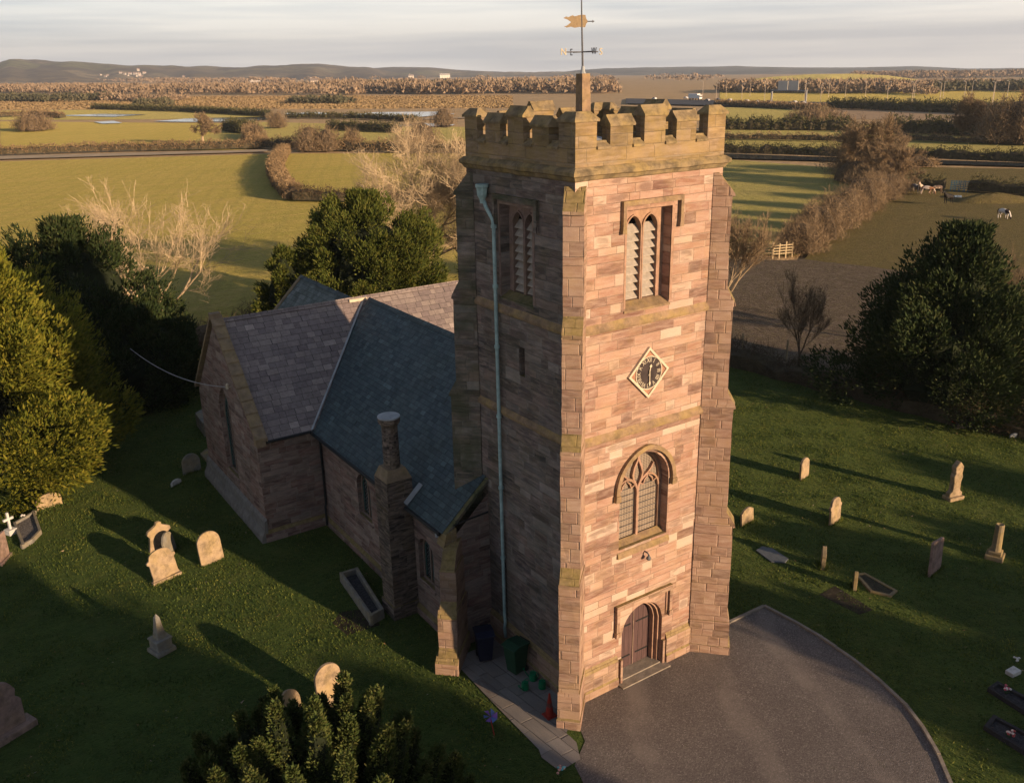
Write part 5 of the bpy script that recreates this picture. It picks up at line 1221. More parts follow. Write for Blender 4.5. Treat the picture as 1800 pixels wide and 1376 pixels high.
M['hedgebrown'] = m_leaf('brown_clipped_hedge', [(.15, .10, .055), (.24, .165, .09), (.32, .23, .13)], nsc=.2)
M['hedgecore'] = m_plain('hedge_inside', (.075, .062, .038), .95, .4, 1.5, .1)
M['brambles'] = m_leaf('brambles', [(.04, .03, .018), (.08, .055, .035), (.12, .085, .05), (.06, .07, .025)], nsc=.5)
def hedge(pts, w, h, mat, label, dens=10, L=.5, lw=.05, pix=True, wob=.25, core=None, name='hedge', cat='hedge', group=None, gaps=0.0):
    P = [np.array(G(*p) if pix else (p[0], p[1], float(hT(p[0], p[1])))) for p in pts]; c = sum(P)/len(P); root = tag(empty(name, tuple(c)), label, cat, group)
    seg = []; tot = 0
    for a, b in zip(P[:-1], P[1:]): l = np.linalg.norm((b-a)[:2]); seg.append((a, b, l)); tot += l
    n = int(min(60000, max(300, 1.7*tot*dens*(w+h)))); u = rng.random(n)*tot; X = np.zeros((n, 3)); acc = 0; S_ = np.zeros((n, 3))
    for a, b, l in seg:
        m = (u >= acc) & (u < acc+l); t_ = ((u[m]-acc)/l)[:, None]; X[m] = a+(b-a)*t_; d = (b-a)/l; S_[m] = (-d[1], d[0], 0); acc += l
    hh = h*(1+wob*np.sin(u*.9)*np.sin(u*.37+1)+wob*.6*np.sin(u*2.3)); an = rng.uniform(-.2, np.pi+.2, n); rad = .75+.3*rng.random(n)
    off = np.cos(an)*w/2*rad; zz = np.clip(np.abs(np.sin(an))**.6*hh*rad, 0, None)
    zz = np.where(rng.random(n) < .35, rng.random(n)*hh, zz)
    V, F = twig_cloud(X-c+S_*off[:, None]+np.array([0, 0, 1])*zz[:, None], L, lw, .25); np_mesh('growth', V, F, mat, root)
    mb = MB(); ns = max(2, int(tot/1.6)); rowp = []
    for k in range(ns+1):
        uu = tot*k/ns; acc = 0
        for a, b, l in seg:
            if uu <= acc+l+1e-6: q = a+(b-a)*((uu-acc)/l); d = (b-a)/l; break
            acc += l
        s = np.array([-d[1], d[0], 0]); hk = h*(1+wob*math.sin(uu*.9)*math.sin(uu*.37+1)+wob*.6*math.sin(uu*2.3))*.72; wk = w*.42*(1+.2*math.sin(uu*1.7))
        q = q-c; rowp.append([tuple(q-s*wk), tuple(q-s*wk*.95+np.array([0, 0, hk*.75])), tuple(q+np.array([0, 0, hk])), tuple(q+s*wk*.95+np.array([0, 0, hk*.75])), tuple(q+s*wk)])
    for r_ in rowp: mb.v += r_
    for k in range(ns):
        for j in range(4): mb.f.append((k*5+j, k*5+j+1, (k+1)*5+j+1, (k+1)*5+j))
    mb.f += [(0, 1, 2, 3, 4), tuple(ns*5+j for j in (4, 3, 2, 1, 0))]
    mb.build('inside', core or M['hedgecore'], root, recalc=False, uv=False)
    return root

# near evergreens
F_ = dict(spr=(.27, .047))
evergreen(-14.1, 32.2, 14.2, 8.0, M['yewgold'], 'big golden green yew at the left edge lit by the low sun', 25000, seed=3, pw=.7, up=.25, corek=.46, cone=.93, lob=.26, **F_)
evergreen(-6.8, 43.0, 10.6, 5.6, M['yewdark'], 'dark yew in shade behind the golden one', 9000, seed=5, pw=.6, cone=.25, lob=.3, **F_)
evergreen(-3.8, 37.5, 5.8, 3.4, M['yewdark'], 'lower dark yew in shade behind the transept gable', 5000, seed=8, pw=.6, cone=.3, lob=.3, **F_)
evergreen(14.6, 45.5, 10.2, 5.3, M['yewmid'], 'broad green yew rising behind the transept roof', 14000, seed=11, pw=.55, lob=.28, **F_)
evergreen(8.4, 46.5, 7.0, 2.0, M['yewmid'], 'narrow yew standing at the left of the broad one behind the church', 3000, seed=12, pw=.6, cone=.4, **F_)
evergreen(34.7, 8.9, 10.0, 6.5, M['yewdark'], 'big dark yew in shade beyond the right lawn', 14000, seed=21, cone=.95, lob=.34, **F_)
# upright (fastigiate) yew at the bottom: many steep plumes from one base
def plume_yew(x, y, h, r, label, n=46, seed=4):
    rs = np.random.RandomState(seed); root = tag(empty('upright_yew', (x, y, 0)), label, 'yew bush'); VV = []; k0 = 0; core = MB(); Ps = []; Ds = []
    for i in range(n):
        a = i*2.39996+rs.normal(0, .15); q = math.sqrt((i+.5)/n); rad = r*q*rs.uniform(.92, 1.06); top = h*(1-.62*q**2.0)*rs.uniform(.92, 1.05)
        b = np.array([math.cos(a)*rad*.55, math.sin(a)*rad*.55, max(0, top-3.4)]); t_ = np.array([math.cos(a)*rad, math.sin(a)*rad, top]); pr = rs.uniform(.26, .36)
        m = int(1000*pr/.3); u = rs.rand(m)**.8; pf = pr*(1-u**3.2)**.6*(.75+.25*np.sin(u*11+i)); th = rs.uniform(0, 6.28, m)
        P = b+(t_-b)*u[:, None]+np.stack([np.cos(th)*pf, np.sin(th)*pf, np.zeros(m)], 1)
        Ps.append(P); Ds.append(np.stack([np.cos(th)*.75, np.sin(th)*.75, np.full(m, .9)], 1))
        core.tube([tuple(b), tuple(b+(t_-b)*.5), tuple(b+(t_-b)*.85), tuple(t_)], [pr*.8, pr*.85, pr*.6, .02], 6, cap=False)
    V, F = sprays(np.concatenate(Ps), np.concatenate(Ds), .085, .022, 5, .4); np_mesh('foliage', V, F, M['irish'], root)
    core.build('inner_mass', M['core'], root, recalc=False, uv=False)
    MB().tube([(0, 0, 0), (0, 0, h*.5)], [.3, .15], 8).build('trunk', M['bark'], root)
plume_yew(-9.7, -3.1, 6.5, 4.3, 'clipped upright yew of many dark green plumes at the bottom of the view', 92)

# bare trees near the church
bare_tree(.3, 58.0, 12.2, 'pale many-stemmed bare tree lit gold behind the dark yews', seed=6, stems=7, levels=5, spread=.36, fan=.78, lean=(.25, -.15), r0=.16, up=.04, kids=(2, 2), shrink=.80, rmin=.010, fine=1)
bare_tree(24.5, 53.0, 16.0, 'tall spreading bare tree left of the tower', seed=9, levels=6, spread=.46, trunk=.20, r0=.26, up=.13, kids=(3, 3), shrink=.76, rmin=.014)
bare_tree(28.5, 52.0, 12.5, 'bare tree with drooping twigs close against the tower edge', seed=15, levels=5, spread=.6, trunk=.15, r0=.2, up=.02, kids=(3, 4), rmin=.014)
shrub(28.0, 48.5, 7.5, 2.6, M['yewmid'], 'ivy covered thicket at the foot of the bare tree by the tower', 2600, 5, L=.5, w=.09, corem=M['core'])
bare_tree(41.0, 33.2, 8.8, 'fan of long bare shoots right behind the tower', seed=19, stems=8, levels=4, spread=.3, fan=.4, r0=.12, up=.14, lean=(.2, -.12), kids=(2, 4), rmin=.014, wm=M['twigred'])
bare_tree(31.6, 17.0, 7.0, 'slim grey bare tree at the edge of the right lawn', seed=23, levels=5, spread=.28, trunk=.25, r0=.09, up=.2, kids=(2, 3), rmin=.009, wm=M['twiggrey'], tm=M['bark'])
bare_tree(45.5, 11.0, 7.5, 'grey bare tree behind the big dark yew at the right edge', seed=29, levels=5, spread=.5, trunk=.2, r0=.14, up=.12, rmin=.012, wm=M['twiggrey'], tm=M['bark'])
shrub(10.0, 52.0, 2.6, 4.5, M['brambles'], 'tangled grey bramble thicket behind the chancel', 3000, 31, L=.8, w=.02, ry=2.5)
shrub(2.5, 48.0, 2.2, 3.5, M['brambles'], 'bramble thicket between the dark yews and the chancel', 2400, 32, L=.8, w=.02, ry=2.5)
# scrub along the right churchyard boundary
bd = [(30.4, 22.5), (31.0, 17.5), (31.6, 12.5), (32.5, 6.5), (34.5, 0.5), (38, -5)]
hedge(bd, 2.0, 1.3, M['brambles'], 'brown brambles along the far side of the right lawn', dens=55, L=.6, lw=.014, pix=False, wob=.35)
hedge([(30.4, 22.5), (27, 34), (20, 42), (9, 44)], 1.6, 1.4, M['brambles'], 'overgrown scrub along the back of the churchyard', dens=26, L=.6, lw=.02, pix=False, wob=.35)
hedge([(-6, 47), (-22, 45), (-40, 40)], 1.6, 1.6, M['brambles'], 'scrub behind the yews at the left', dens=20, L=.6, lw=.02, pix=False, wob=.35)
for k, (x, y, s) in enumerate(((33.6, 12.2, 1.5), (35.5, 4.6, 1.3), (33.0, 9.4, 1.1), (38.2, 1.5, 1.7))):
    shrub(x, y, 2.0*s, 1.5*s, M['hedgegreen'], ['leafy bush at the foot of the dark yew, left side', 'leafy bush at the foot of the dark yew, right side', 'small bush in front of the dark yew', 'bush at the right edge under the dark yew'][k], 2200, 40+k, L=.35, w=.05)
# stake fence posts in the scrub
for k, (px, py) in enumerate(((1304, 616), (1382, 628), (1458, 640))):
    p = G(px, py+6); o = MB().box(-.05, .05, -.05, .05, 0, 1.5).build('fence_post', M['timber'], bevel=.01, jit=.01); o.location = p
    tag(o, ['pale wooden fence post nearest the tower', 'pale wooden fence post beside the slim bare tree', 'pale wooden fence post by the dark yew'][k], 'fence post', 'posts of the field fence')

# service cable from the gable bracket to a tree at the back of the churchyard
a_, b_ = Vector((-4.46, 18.9, 6.42)), Vector((-5.4, 34.0, 4.7)); pts = [a_.lerp(b_, k/24)-Vector((0, 0, 0.5*4*(k/24)*(1-k/24))) for k in range(25)]
tag(MB().tube(pts, .022, 5).build('service_cable', m_plain('pale_cable', (.32, .32, .34), .6), uv=False), 'thin pale service cable sagging from the transept gable to the dark yews', 'cable')
# gate and rails by the muddy field
def rail_fence(pxa, pxb, n, label, h=1.25, rails=4):
    a, b = Vector(G(*pxa)), Vector(G(*pxb)); root = tag(empty('rail_fence', a), label, 'fence'); d = b-a; L = d.length; d.normalize(); s = Vector((-d.y, d.x, 0))
    for k in range(n+1):
        p = d*(L*k/n); M4 = Matrix.Translation(p) @ Matrix.Rotation(math.atan2(d.y, d.x), 4, 'Z'); MB().box(-.07, .07, -.07, .07, -.4, h+(.1 if k % 2 else .25), M4).build('post', M['timber'], root)
    for r_ in range(rails):
        M4 = Matrix.Translation(Vector((0, 0, .15+r_*(h-.15)/(rails-.6)))) @ Matrix.Rotation(math.atan2(d.y, d.x), 4, 'Z'); MB().box(0, L, -.12, -.08, -.06, .06, M4).build('rail', M['timber'], root)
rail_fence((1307, 445), (1357, 447), 3, 'weathered rail fence beside the field gate')
rail_fence((1358, 449), (1392, 446), 3, 'lower pale wooden gate between rail fence and hedgerow', 1.15, 4)
# hedgerow running away from the gate
hr_ = [((1405, 440), 3.0, 5.2), ((1432, 418), 3.4, 6.4), ((1462, 400), 3.2, 6.8), ((1490, 385), 3.4, 6.6), ((1515, 368), 3.6, 7.6), ((1540, 350), 4.0, 7.6), ((1560, 336), 4.0, 6.2), ((1530, 322), 4.6, 7.5), ((1505, 318), 5.0, 8.0)]
for k, (p, r_, h_) in enumerate(hr_):
    g = G(*p); shrub(g[0], g[1], h_*(.74 if k < 5 else .55), r_*.92, M['twigred'], ('first', 'second', 'third', 'fourth', 'fifth', 'sixth', 'seventh', 'eighth', 'ninth')[k]+' thorn bush along the hedgerow counting from the wooden gate', 9000, 60+k, name='thorn_bush', L=.8, w=.016, group='thorn bushes of the hedgerow', corek=.68)
for k, (p, h_, sd) in enumerate((((1535, 318), 11.5, 71), ((1500, 306), 9.5, 72), ((1565, 330), 7.5, 73))):
    g = G(*p); bare_tree(g[0], g[1], h_, ['tallest bare tree of the right hedgerow', 'bushy bare tree at the left of the hedgerow clump', 'smaller bare tree at the right of the hedgerow clump'][k], seed=sd, levels=5, spread=.55, trunk=.16, r0=.3, up=.08, kids=(3, 4), rmin=.035, wm=M['twigred'])
g = G(1520, 300); shrub(g[0], g[1], 6.5, 7, M['twigred'], 'dense twiggy clump under the tallest hedgerow tree', 14000, 75, L=1.0, w=.03, name='thicket')
g = G(1720, 246); bare_tree(g[0], g[1], 12.5, 'lone spreading bare oak in the right meadow', seed=80, levels=5, spread=.62, trunk=.22, r0=.55, up=.02, kids=(3, 4), rmin=.06, wm=M['twigred'], name='oak_tree', cat='oak')
g = G(1782, 250); shrub(g[0], g[1], 13, 9, M['twigred'], 'tall dark clump of bare trees at the right edge', 9000, 81, L=2.2, w=.08, name='tree_clump')
g = G(1745, 236); shrub(g[0], g[1], 7, 6, M['twigred'], 'lower bushes between the oak and the right edge clump', 6000, 82, L=1.8, w=.07, name='tree_clump')
g = G(1430, 220); shrub(g[0], g[1], 6.5, 11, M['twigred'], 'wide rounded reddish willow bush in the right meadows', 6000, 83, L=1.8, w=.07, name='willow_bush')
g = G(60, 229); shrub(g[0], g[1], 8.0, 8, M['twigred'], 'rounded reddish bush alone in the left meadow', 5000, 84, L=1.7, w=.06, name='willow_bush')
g = G(357, 252); bare_tree(g[0], g[1], 9.5, 'small bare oak standing by the farm track', seed=85, levels=5, spread=.6, trunk=.25, r0=.4, up=.03, rmin=.055, wm=M['twigred'], name='oak_tree', cat='oak')
for k, (px, py, h_, r_) in enumerate(((545, 264, 8, 5), (575, 264, 7, 4.5), (450, 252, 7, 4), (488, 224, 7, 4), (620, 262, 6, 2.6), (780, 220, 8, 5), (742, 262, 9, 6))):
    g = G(px, py); shrub(g[0], g[1], h_, r_, M['twigred'], ['bushy tree right of the curved hedge end', 'second bushy tree beside it to the right', 'bush at the end of the dark hedge', 'small tree near the flood water', 'slim bare shrub on the far hedge line', 'tree behind the pool left of the tower', 'tall shrub on the hedge line left of the tower'][k], 3000, 90+k, L=1.4, w=.05, name='field_tree', cat='field tree', group='trees scattered in the left meadows')
# hedges
hedge([(517, 349), (496, 328), (484, 305), (486, 290), (500, 268)], 3.6, 2.2, M['hedgebrown'], 'curved clipped brown hedge running up the left field', dens=18, L=.45, lw=.06, wob=.08, core=M['scrubcore'])
hedge([(520, 350), (620, 352), (720, 352), (830, 350)], 2.4, 2.0, M['brambles'], 'low dark hedge behind the big yew', dens=14, L=.6, lw=.05)
hedge([(-20, 272), (180, 265), (350, 262), (470, 259)], 3.2, 2.3, M['hedgebrown'], 'long brown hedge beside the farm track', dens=9, L=.7, lw=.08, wob=.15)
hedge([(440, 258), (560, 262), (700, 266), (830, 268)], 3.4, 2.8, M['hedgebrown'], 'brown hedge continuing towards the tower', dens=9, L=.7, lw=.08)
hedge([(405, 229), (440, 233)], 8, 4.2, M['hedgegreen'], 'short dark evergreen hedge block in the left meadow', dens=8, L=.8, lw=.12, wob=.05)
hedge([(440, 236), (450, 258)], 5, 3.0, M['hedgebrown'], 'hedge leading down from the dark block', dens=6, L=.8, lw=.1)
hedge([(165, 191), (330, 196), (474, 204)], 5, 2.6, M['hedgegreen'], 'dark hedge behind the left flood water', dens=3, L=1.2, lw=.2)
hedge([(505, 207), (620, 208), (735, 213)], 4, 2.2, M['hedgegreen'], 'dark hedge in front of the middle flood water', dens=3, L=1.2, lw=.2)
hedge([(578, 227), (700, 232)], 4, 3.0, M['hedgegreen'], 'short dark hedge left of the tower', dens=5, L=.9, lw=.15)
hedge([(0, 205), (60, 203), (110, 207)], 4, 2.6, M['hedgebrown'], 'bushes in the far left meadow', dens=4, L=1.1, lw=.15)
hedge([(1262, 268), (1400, 272), (1500, 276)], 2.6, 2.4, M['hedgegreen'], 'dark hedge behind the canal left of the hedgerow trees', dens=9, L=.6, lw=.08)
hedge([(1560, 274), (1680, 280), (1830, 286)], 2.6, 2.4, M['hedgegreen'], 'dark hedge behind the canal right of the hedgerow trees', dens=9, L=.6, lw=.08)
hedge([(1262, 244), (1400, 246), (1480, 248)], 2.2, 1.8, M['hedgebrown'], 'thin brown hedge in the middle right meadow', dens=7, L=.6, lw=.08)
hedge([(1575, 244), (1680, 250), (1830, 254)], 2.2, 1.8, M['hedgebrown'], 'thin brown hedge behind the lone oak', dens=7, L=.6, lw=.08)
hedge([(1262, 226), (1380, 227), (1500, 228)], 6, 3.6, M['hedgegreen'], 'thick dark hedge below the wide willow bush', dens=4, L=1.0, lw=.16)
hedge([(1560, 232), (1650, 234), (1760, 240)], 6, 4.4, M['hedgegreen'], 'thick dark hedge left of the lone oak', dens=4, L=1.0, lw=.16)
hedge([(1460, 190), (1600, 194), (1800, 202)], 8, 4.2, M['hedgegreen'], 'long dark hedge below the road lamps at the right', dens=2.5, L=1.4, lw=.25)
hedge([(1585, 330), (1625, 330), (1660, 332)], 2.0, 2.0, M['hedgegreen'], 'hedge behind the horses', dens=12, L=.5, lw=.06)
hedge([(1704, 334), (1760, 338), (1830, 343)], 2.2, 2.1, M['hedgegreen'], 'hedge to the right of the blue hurdles', dens=12, L=.5, lw=.06)
hedge([(1262, 185), (1330, 188), (1450, 194)], 7, 2.6, M['hedgebrown'], 'scrub on the near side of the motorway', dens=3, L=1.2, lw=.2)
g = G(1630, 290-4); tag(shrub(g[0]-6, g[1]-2, 2.2, 4.2, M['hedgebrown'], 'heap of cut brush beside the canal', 1600, 99, L=.6, w=.05, name='brush_heap'), None, 'brush heap')
# dung and earth mound in the paddock
p = G(1748, 351); mb = MB(); 
for j in range(7):
    for i in range(20): a = 2*math.pi*i/20; rr = 4.6*(1-j/6)**.8; mb.v.append((rr*math.cos(a)*1.3, rr*math.sin(a)*.6, 1.3*(j/6)**.7+.08*math.sin(i*2.1+j)))
mb.f = [(j*20+i, j*20+(i+1) % 20, (j+1)*20+(i+1) % 20, (j+1)*20+i) for j in range(6) for i in range(20)]
o = mb.build('mound', M['mudgrass'], recalc=False, smooth=True, uv=False); o.location = (p[0], p[1], p[2]-.3); o.rotation_euler = (0, 0, YAW-math.pi/2); tag(o, kind='structure')

# blue hurdles in the hedge gap
blue = m_plain('blue_painted_metal', (.015, .12, .22), .5, .2, 3)
a, b = Vector(G(1670, 334)), Vector(G(1703, 335)); root = tag(empty('hurdle', a), 'row of bright blue metal hurdles in the hedge gap', 'hurdles'); L = (b-a).length; az = math.atan2(b.y-a.y, b.x-a.x); RM = Matrix.Rotation(az, 4, 'Z')
for k in range(4):
    m_ = MB(); x0 = L*k/4; x1 = L*(k+1)/4-.1
    m_.box(x0, x0+.09, -.04, .04, -.4, 1.5, RM).box(x1-.09, x1, -.04, .04, -.4, 1.5, RM)
    for r_ in range(5): m_.box(x0+.09, x1-.09, -.03, .03, .2+r_*.28, .3+r_*.28, RM)
    m_.build('panel', blue, root)

# ---------------------------------------------------------------- horses
def horse(px, py, rz, mat, label, graze=False, s=1.0, mane=None):
    p = G(px, py); root = tag(empty('horse', p, R(rz)), label, 'horse', 'horses in the paddock'); root.scale = (s, s, s)
    V = []; E_ = []; Rd = []
    def pt(x, y, z, r_, par=None):
        V.append((x, y, z)); Rd.append(r_)
        if par is not None: E_.append((par, len(V)-1))
        return len(V)-1
    pel = pt(-.55, 0, 1.12, .30); mid = pt(-.05, 0, 1.08, .33, pel); sh = pt(.48, 0, 1.14, .29, mid); rump = pt(-.82, 0, 1.10, .20, pel)
    if graze: n1 = pt(.82, 0, 1.0, .17, sh); n2 = pt(1.10, 0, .66, .12, n1); hd = pt(1.22, 0, .40, .12, n2); mz = pt(1.28, 0, .12, .07, hd)
    else: n1 = pt(.80, 0, 1.42, .18, sh); n2 = pt(1.0, 0, 1.70, .13, n1); hd = pt(1.16, 0, 1.76, .12, n2); mz = pt(1.48, 0, 1.56, .075, hd)
    for s_ in (-1, 1):
        a_ = pt(.52, s_*.17, .92, .13, sh); b_ = pt(.54, s_*.17, .55, .075, a_); c = pt(.52, s_*.17, .22, .045, b_); pt(.55, s_*.17, .04, .06, c)
        a_ = pt(-.62, s_*.18, .88, .17, pel); b_ = pt(-.56, s_*.18, .66, .10, a_); c = pt(-.74, s_*.18, .46, .065, b_); d = pt(-.70, s_*.18, .2, .045, c); pt(-.66, s_*.18, .04, .06, d)
        e_ = pt(V[hd][0]-.04, s_*.06, V[hd][2]+.10, .03, hd); pt(V[hd][0]-.04, s_*.08, V[hd][2]+.20, .012, e_)
    me = bpy.data.meshes.new('body'); me.from_pydata(V, E_, []); o = bpy.data.objects.new('body', me); COL.objects.link(o)
    md = o.modifiers.new('s', 'SKIN'); o.modifiers.new('u', 'SUBSURF').levels = 1
    for i, r_ in enumerate(Rd): me.skin_vertices[0].data[i].radius = (r_, r_)
    me.skin_vertices[0].data[0].use_root = True
    bpy.context.view_layer.update(); ev = bpy.data.meshes.new_from_object(o.evaluated_get(bpy.context.evaluated_depsgraph_get())); o.modifiers.clear(); o.data = ev; ev.materials.clear(); ev.materials.append(mat); ev.polygons.foreach_set('use_smooth', [True]*len(ev.polygons)); o.parent = root
    mm = mane or M['dark']
    MB().tube([(-.98, 0, 1.18), (-1.10, 0, .95), (-1.10, 0, .5)], [.04, .07, .02], 6).build('tail', mm, root)
    a_, b_ = Vector(V[sh])+Vector((.05, 0, .28)), Vector(V[hd])+Vector((-.02, 0, .12)); MB().tube([tuple(a_), tuple((a_+b_)/2+Vector((-.06, 0, .06))), tuple(b_)], [.03, .07, .04], 6).build('mane', mm, root)
def m_pied(name, a, b, th=.5, sc=1.1):
    n = NT(name); f = n.ramp(n.noise(n.obj(), sc, 2), [(th-.02, 0), (th+.02, 1)]); return n.fin(n.mix(f, a, b), .7)
horse(1606, 338, 60, m_pied('grey_coat', (.16, .16, .17), (.30, .29, .28)), 'grey horse at the left of the huddled group', True)
horse(1617, 340, 200, m_pied('cream_coat', (.50, .38, .30), (.60, .50, .42)), 'cream horse facing left in the huddle', False)
horse(1628, 342, -60, m_pied('skewbald_coat', (.55, .45, .38), (.26, .13, .07), .48), 'skewbald horse in the middle of the huddle', True)
horse(1646, 341, 150, m_pied('dun_coat', (.12, .08, .06), (.36, .27, .20), .5), 'dark dun horse at the right end of the huddle', True)
horse(1666, 358, 170, m_pied('black_coat', (.012, .010, .010), (.025, .02, .018)), 'black horse standing apart beside the muddy patch', False)
horse(1763, 385, 250, m_pied('piebald_coat', (.62, .58, .54), (.03, .02, .02), .52, 1.0), 'piebald white and black horse grazing alone at the right', True)

# ---------------------------------------------------------------- motorway furniture and traffic
def box_car(px, py, rz, col, label, kind='car'):
    p = G(px, py); z = p[2]+.38; root = tag(empty('lorry' if kind == 'lorry' else 'car', (p[0], p[1], z), rz), label, 'lorry' if kind == 'lorry' else 'car', 'traffic on the distant motorway')
    mt = m_plain('vehicle_paint', col, .35, .05); gl = M['dial']
    if kind == 'lorry':
        MB().box(-6.5, 3.8, -1.25, 1.25, 1.1, 4.1).build('trailer', mt, root, bevel=.06); MB().box(4.1, 6.3, -1.2, 1.2, .7, 3.3).build('cab', mt, root, bevel=.15); MB().box(5.4, 6.33, -1.1, 1.1, 1.9, 2.8).build('windscreen', gl, root); xs = (-5.2, -3.9, 2.2, 5.2); wr = .5
    else:
        MB().prism([(-2.15, .32), (2.15, .32), (2.2, .75), (1.15, .92), (.45, 1.42), (-1.2, 1.45), (-2.05, .98)], lambda a_, b_, d: (a_, d, b_), -.88, .88).build('body', mt, root, bevel=.06)
        MB().prism([(1.0, .94), (.42, 1.36), (-1.15, 1.39), (-1.8, .98)], lambda a_, b_, d: (a_, d, b_), -.885, .885).build('windows', gl, root); xs = (-1.35, 1.35); wr = .33
    for x in xs:
        for s_ in (-1, 1): MB().tube([(x, s_*(.78 if kind == 'car' else 1.1), wr), (x, s_*(.92 if kind == 'car' else 1.28), wr)], wr, 12).build('wheel', M['black'], root)
    return root
a_, b_ = Vector(G(1230, 180)), Vector(G(1440, 187)); maz = math.atan2(b_.y-a_.y, b_.x-a_.x)
for k, (px, py, c, lab) in enumerate(((1206, 175, (.75, .73, .7), 'white car hidden partly at the tower edge on the motorway'), (1243, 179, (.30, .30, .32), 'grey car behind the white lorry'), (1262, 178, (.08, .09, .12), 'dark car well left of the sign gantry'), (1282, 179, (.7, .69, .66), 'white car midway between lorry and gantry'),
     (1313, 181, (.72, .7, .68), 'white car left of the gantry'), (1330, 182, (.55, .56, .58), 'silver car close left of the gantry'), (1352, 182, (.10, .10, .13), 'dark car under the left gantry leg'), (1395, 183, (.7, .7, .7), 'white car under the right gantry leg'), (1412, 184, (.45, .46, .5), 'silver blue car right of the gantry'), (1150, 176, (.6, .6, .6), 'pale car hidden behind the merlons'))):
    box_car(px, py, maz+(math.pi if k % 2 else 0), c, lab)
box_car(1222, 177, maz, (.78, .77, .75), 'long white lorry just right of the tower on the motorway', 'lorry')
gm = m_plain('grey_gantry_steel', (.22, .22, .23), .5)
p = G(1385, 182); root = tag(empty('sign_gantry', (p[0], p[1], p[2]+.3), maz), 'motorway gantry carrying two pale sign boards', 'sign gantry')
for x in (-15, 15): MB().box(x-.4, x+.4, -.4, .4, 0, 7.5).build('leg', gm, root)
MB().box(-15, 15, -.35, .35, 6.6, 7.4).build('beam', gm, root)
for x in (-5.0, 4.2): MB().box(x-4.3, x+4.3, -.6, -.4, 7.2, 12.6).build('sign_board', m_plain('pale_sign_back', (.60, .54, .46), .6, .06, .2), root)
p = G(972, 162); root = tag(empty('sign_gantry', (p[0], p[1], p[2]), maz), 'second farther pale gantry seen left of the weather vane', 'sign gantry')
for x in (-16, 16): MB().box(x-.5, x+.5, -.4, .4, 0, 9).build('leg', m_plain('pale_steel', (.6, .55, .48), .5), root)
MB().box(-16, 16, -.4, .4, 8, 9.2).build('beam', gm, root)
MB().box(-9, 9, -.6, -.4, 9, 13).build('sign_board', m_plain('pale_sign', (.66, .60, .50), .6, .06, .2), root)
lp = MB().tube([(0, 0, 0), (0, 0, 11.6)], [.16, .09], 5); lroot = tag(empty('street_lamp', (0, 0, 0)), 'tall thin pale lamp column beside the distant motorway', 'street lamp', 'lamp columns along the motorway')
lp.build('pole', m_plain('galvanised_column', (.5, .42, .34), .6), lroot); MB().tube([(0, 0, 11.5), (1.4, 0, 12.0)], .09, 4).box(1.2, 2.2, -.16, .16, 11.9, 12.1).build('lamp_head', gm, lroot)
LP = [(1235, 172), (1258, 180), (1276, 172), (1303, 182), (1318, 170), (1343, 183), (1344, 172), (1413, 184), (1415, 172), (1441, 186), (1456, 172), (1485, 176), (1520, 178), (1558, 180), (1602, 182), (1606, 178), (1650, 186), (1656, 180), (1693, 180), (1706, 178), (1743, 184), (1745, 180), (1768, 180)]
for k, (px, py) in enumerate(LP):
    o = lroot if k == 0 else copy_tree(lroot); p = G(px, py+(4 if py > 178 else 0)); o.location = p; o.rotation_euler = (0, 0, maz+(math.pi/2 if k % 2 else -math.pi/2))

# ---------------------------------------------------------------- distant woods, farms and hills
def wood(pxs, depth, h, cr, n, mat, label=None, name='woodland', seed=1, base=None):
    """a far-off belt of trees reading as one mass: n lumpy crowns of ragged tufts"""
    P = [np.array(G(*q)) for q in pxs]; seg = [(a, b, np.linalg.norm(b-a)) for a, b in zip(P[:-1], P[1:])]; tot = sum(s_[2] for s_ in seg)
    per = 44; u = rng.random(n)*tot; C = np.zeros((n, 3)); acc = 0
    for a, b, l in seg: m = (u >= acc) & (u < acc+l); C[m] = a+(b-a)*(((u[m]-acc)/l)[:, None]); acc += l
    dv = (C[:, :2]-CAM[:2]); dv /= np.linalg.norm(dv, axis=1)[:, None]; C[:, :2] += dv*rng.uniform(0, depth, n)[:, None]
    C[:, 2] = hT(C[:, 0], C[:, 1]); hh = h*rng.uniform(.6, 1.15, n); rr = cr*rng.uniform(.6, 1.3, n)
    CC = np.repeat(C, per, 0); H = np.repeat(hh, per); Rr = np.repeat(rr, per); m = n*per; th = rng.uniform(0, 6.28, m); el = rng.random(m)
    X = CC+np.stack([np.cos(th)*Rr*np.sqrt(1-el**2)*rng.uniform(.6, 1.05, m), np.sin(th)*Rr*np.sqrt(1-el**2)*rng.uniform(.6, 1.05, m), H*(.15+.75*el)], 1)
    V, F = twig_cloud(X, h*.34, cr*.14, .7); V2 = []; F2 = []
    o = tag(np_mesh(name, V, F, mat), kind='stuff'); return o
M['woodred'] = m_leaf('distant_bare_woods', [(.15, .115, .08), (.23, .17, .115), (.30, .22, .15), (.36, .27, .185)], nsc=.02)
M['wooddark'] = m_leaf('distant_dark_woods', [(.06, .065, .04), (.10, .095, .055), (.16, .135, .08)], nsc=.02)
wood([(0, 164), (300, 166), (640, 168)], 420, 9, 9, 700, M['woodred'], seed=2)
wood([(560, 163), (760, 166), (1080, 164)], 260, 11, 9, 700, M['woodred'])
wood([(640, 161), (820, 163), (1050, 161)], 60, 10, 9, 200, M['wooddark'])
wood([(1268, 163), (1400, 164), (1590, 165)], 160, 9.5, 7, 420, M['woodred'])
wood([(1590, 162), (1700, 158), (1830, 160)], 300, 7, 8, 300, M['woodred'])
wood([(0, 156), (500, 152), (1000, 148), (1260, 144)], 1800, 12, 24, 700, M['woodred'])
wood([(1500, 140), (1650, 138), (1850, 136)], 900, 14, 16, 400, M['woodred'])
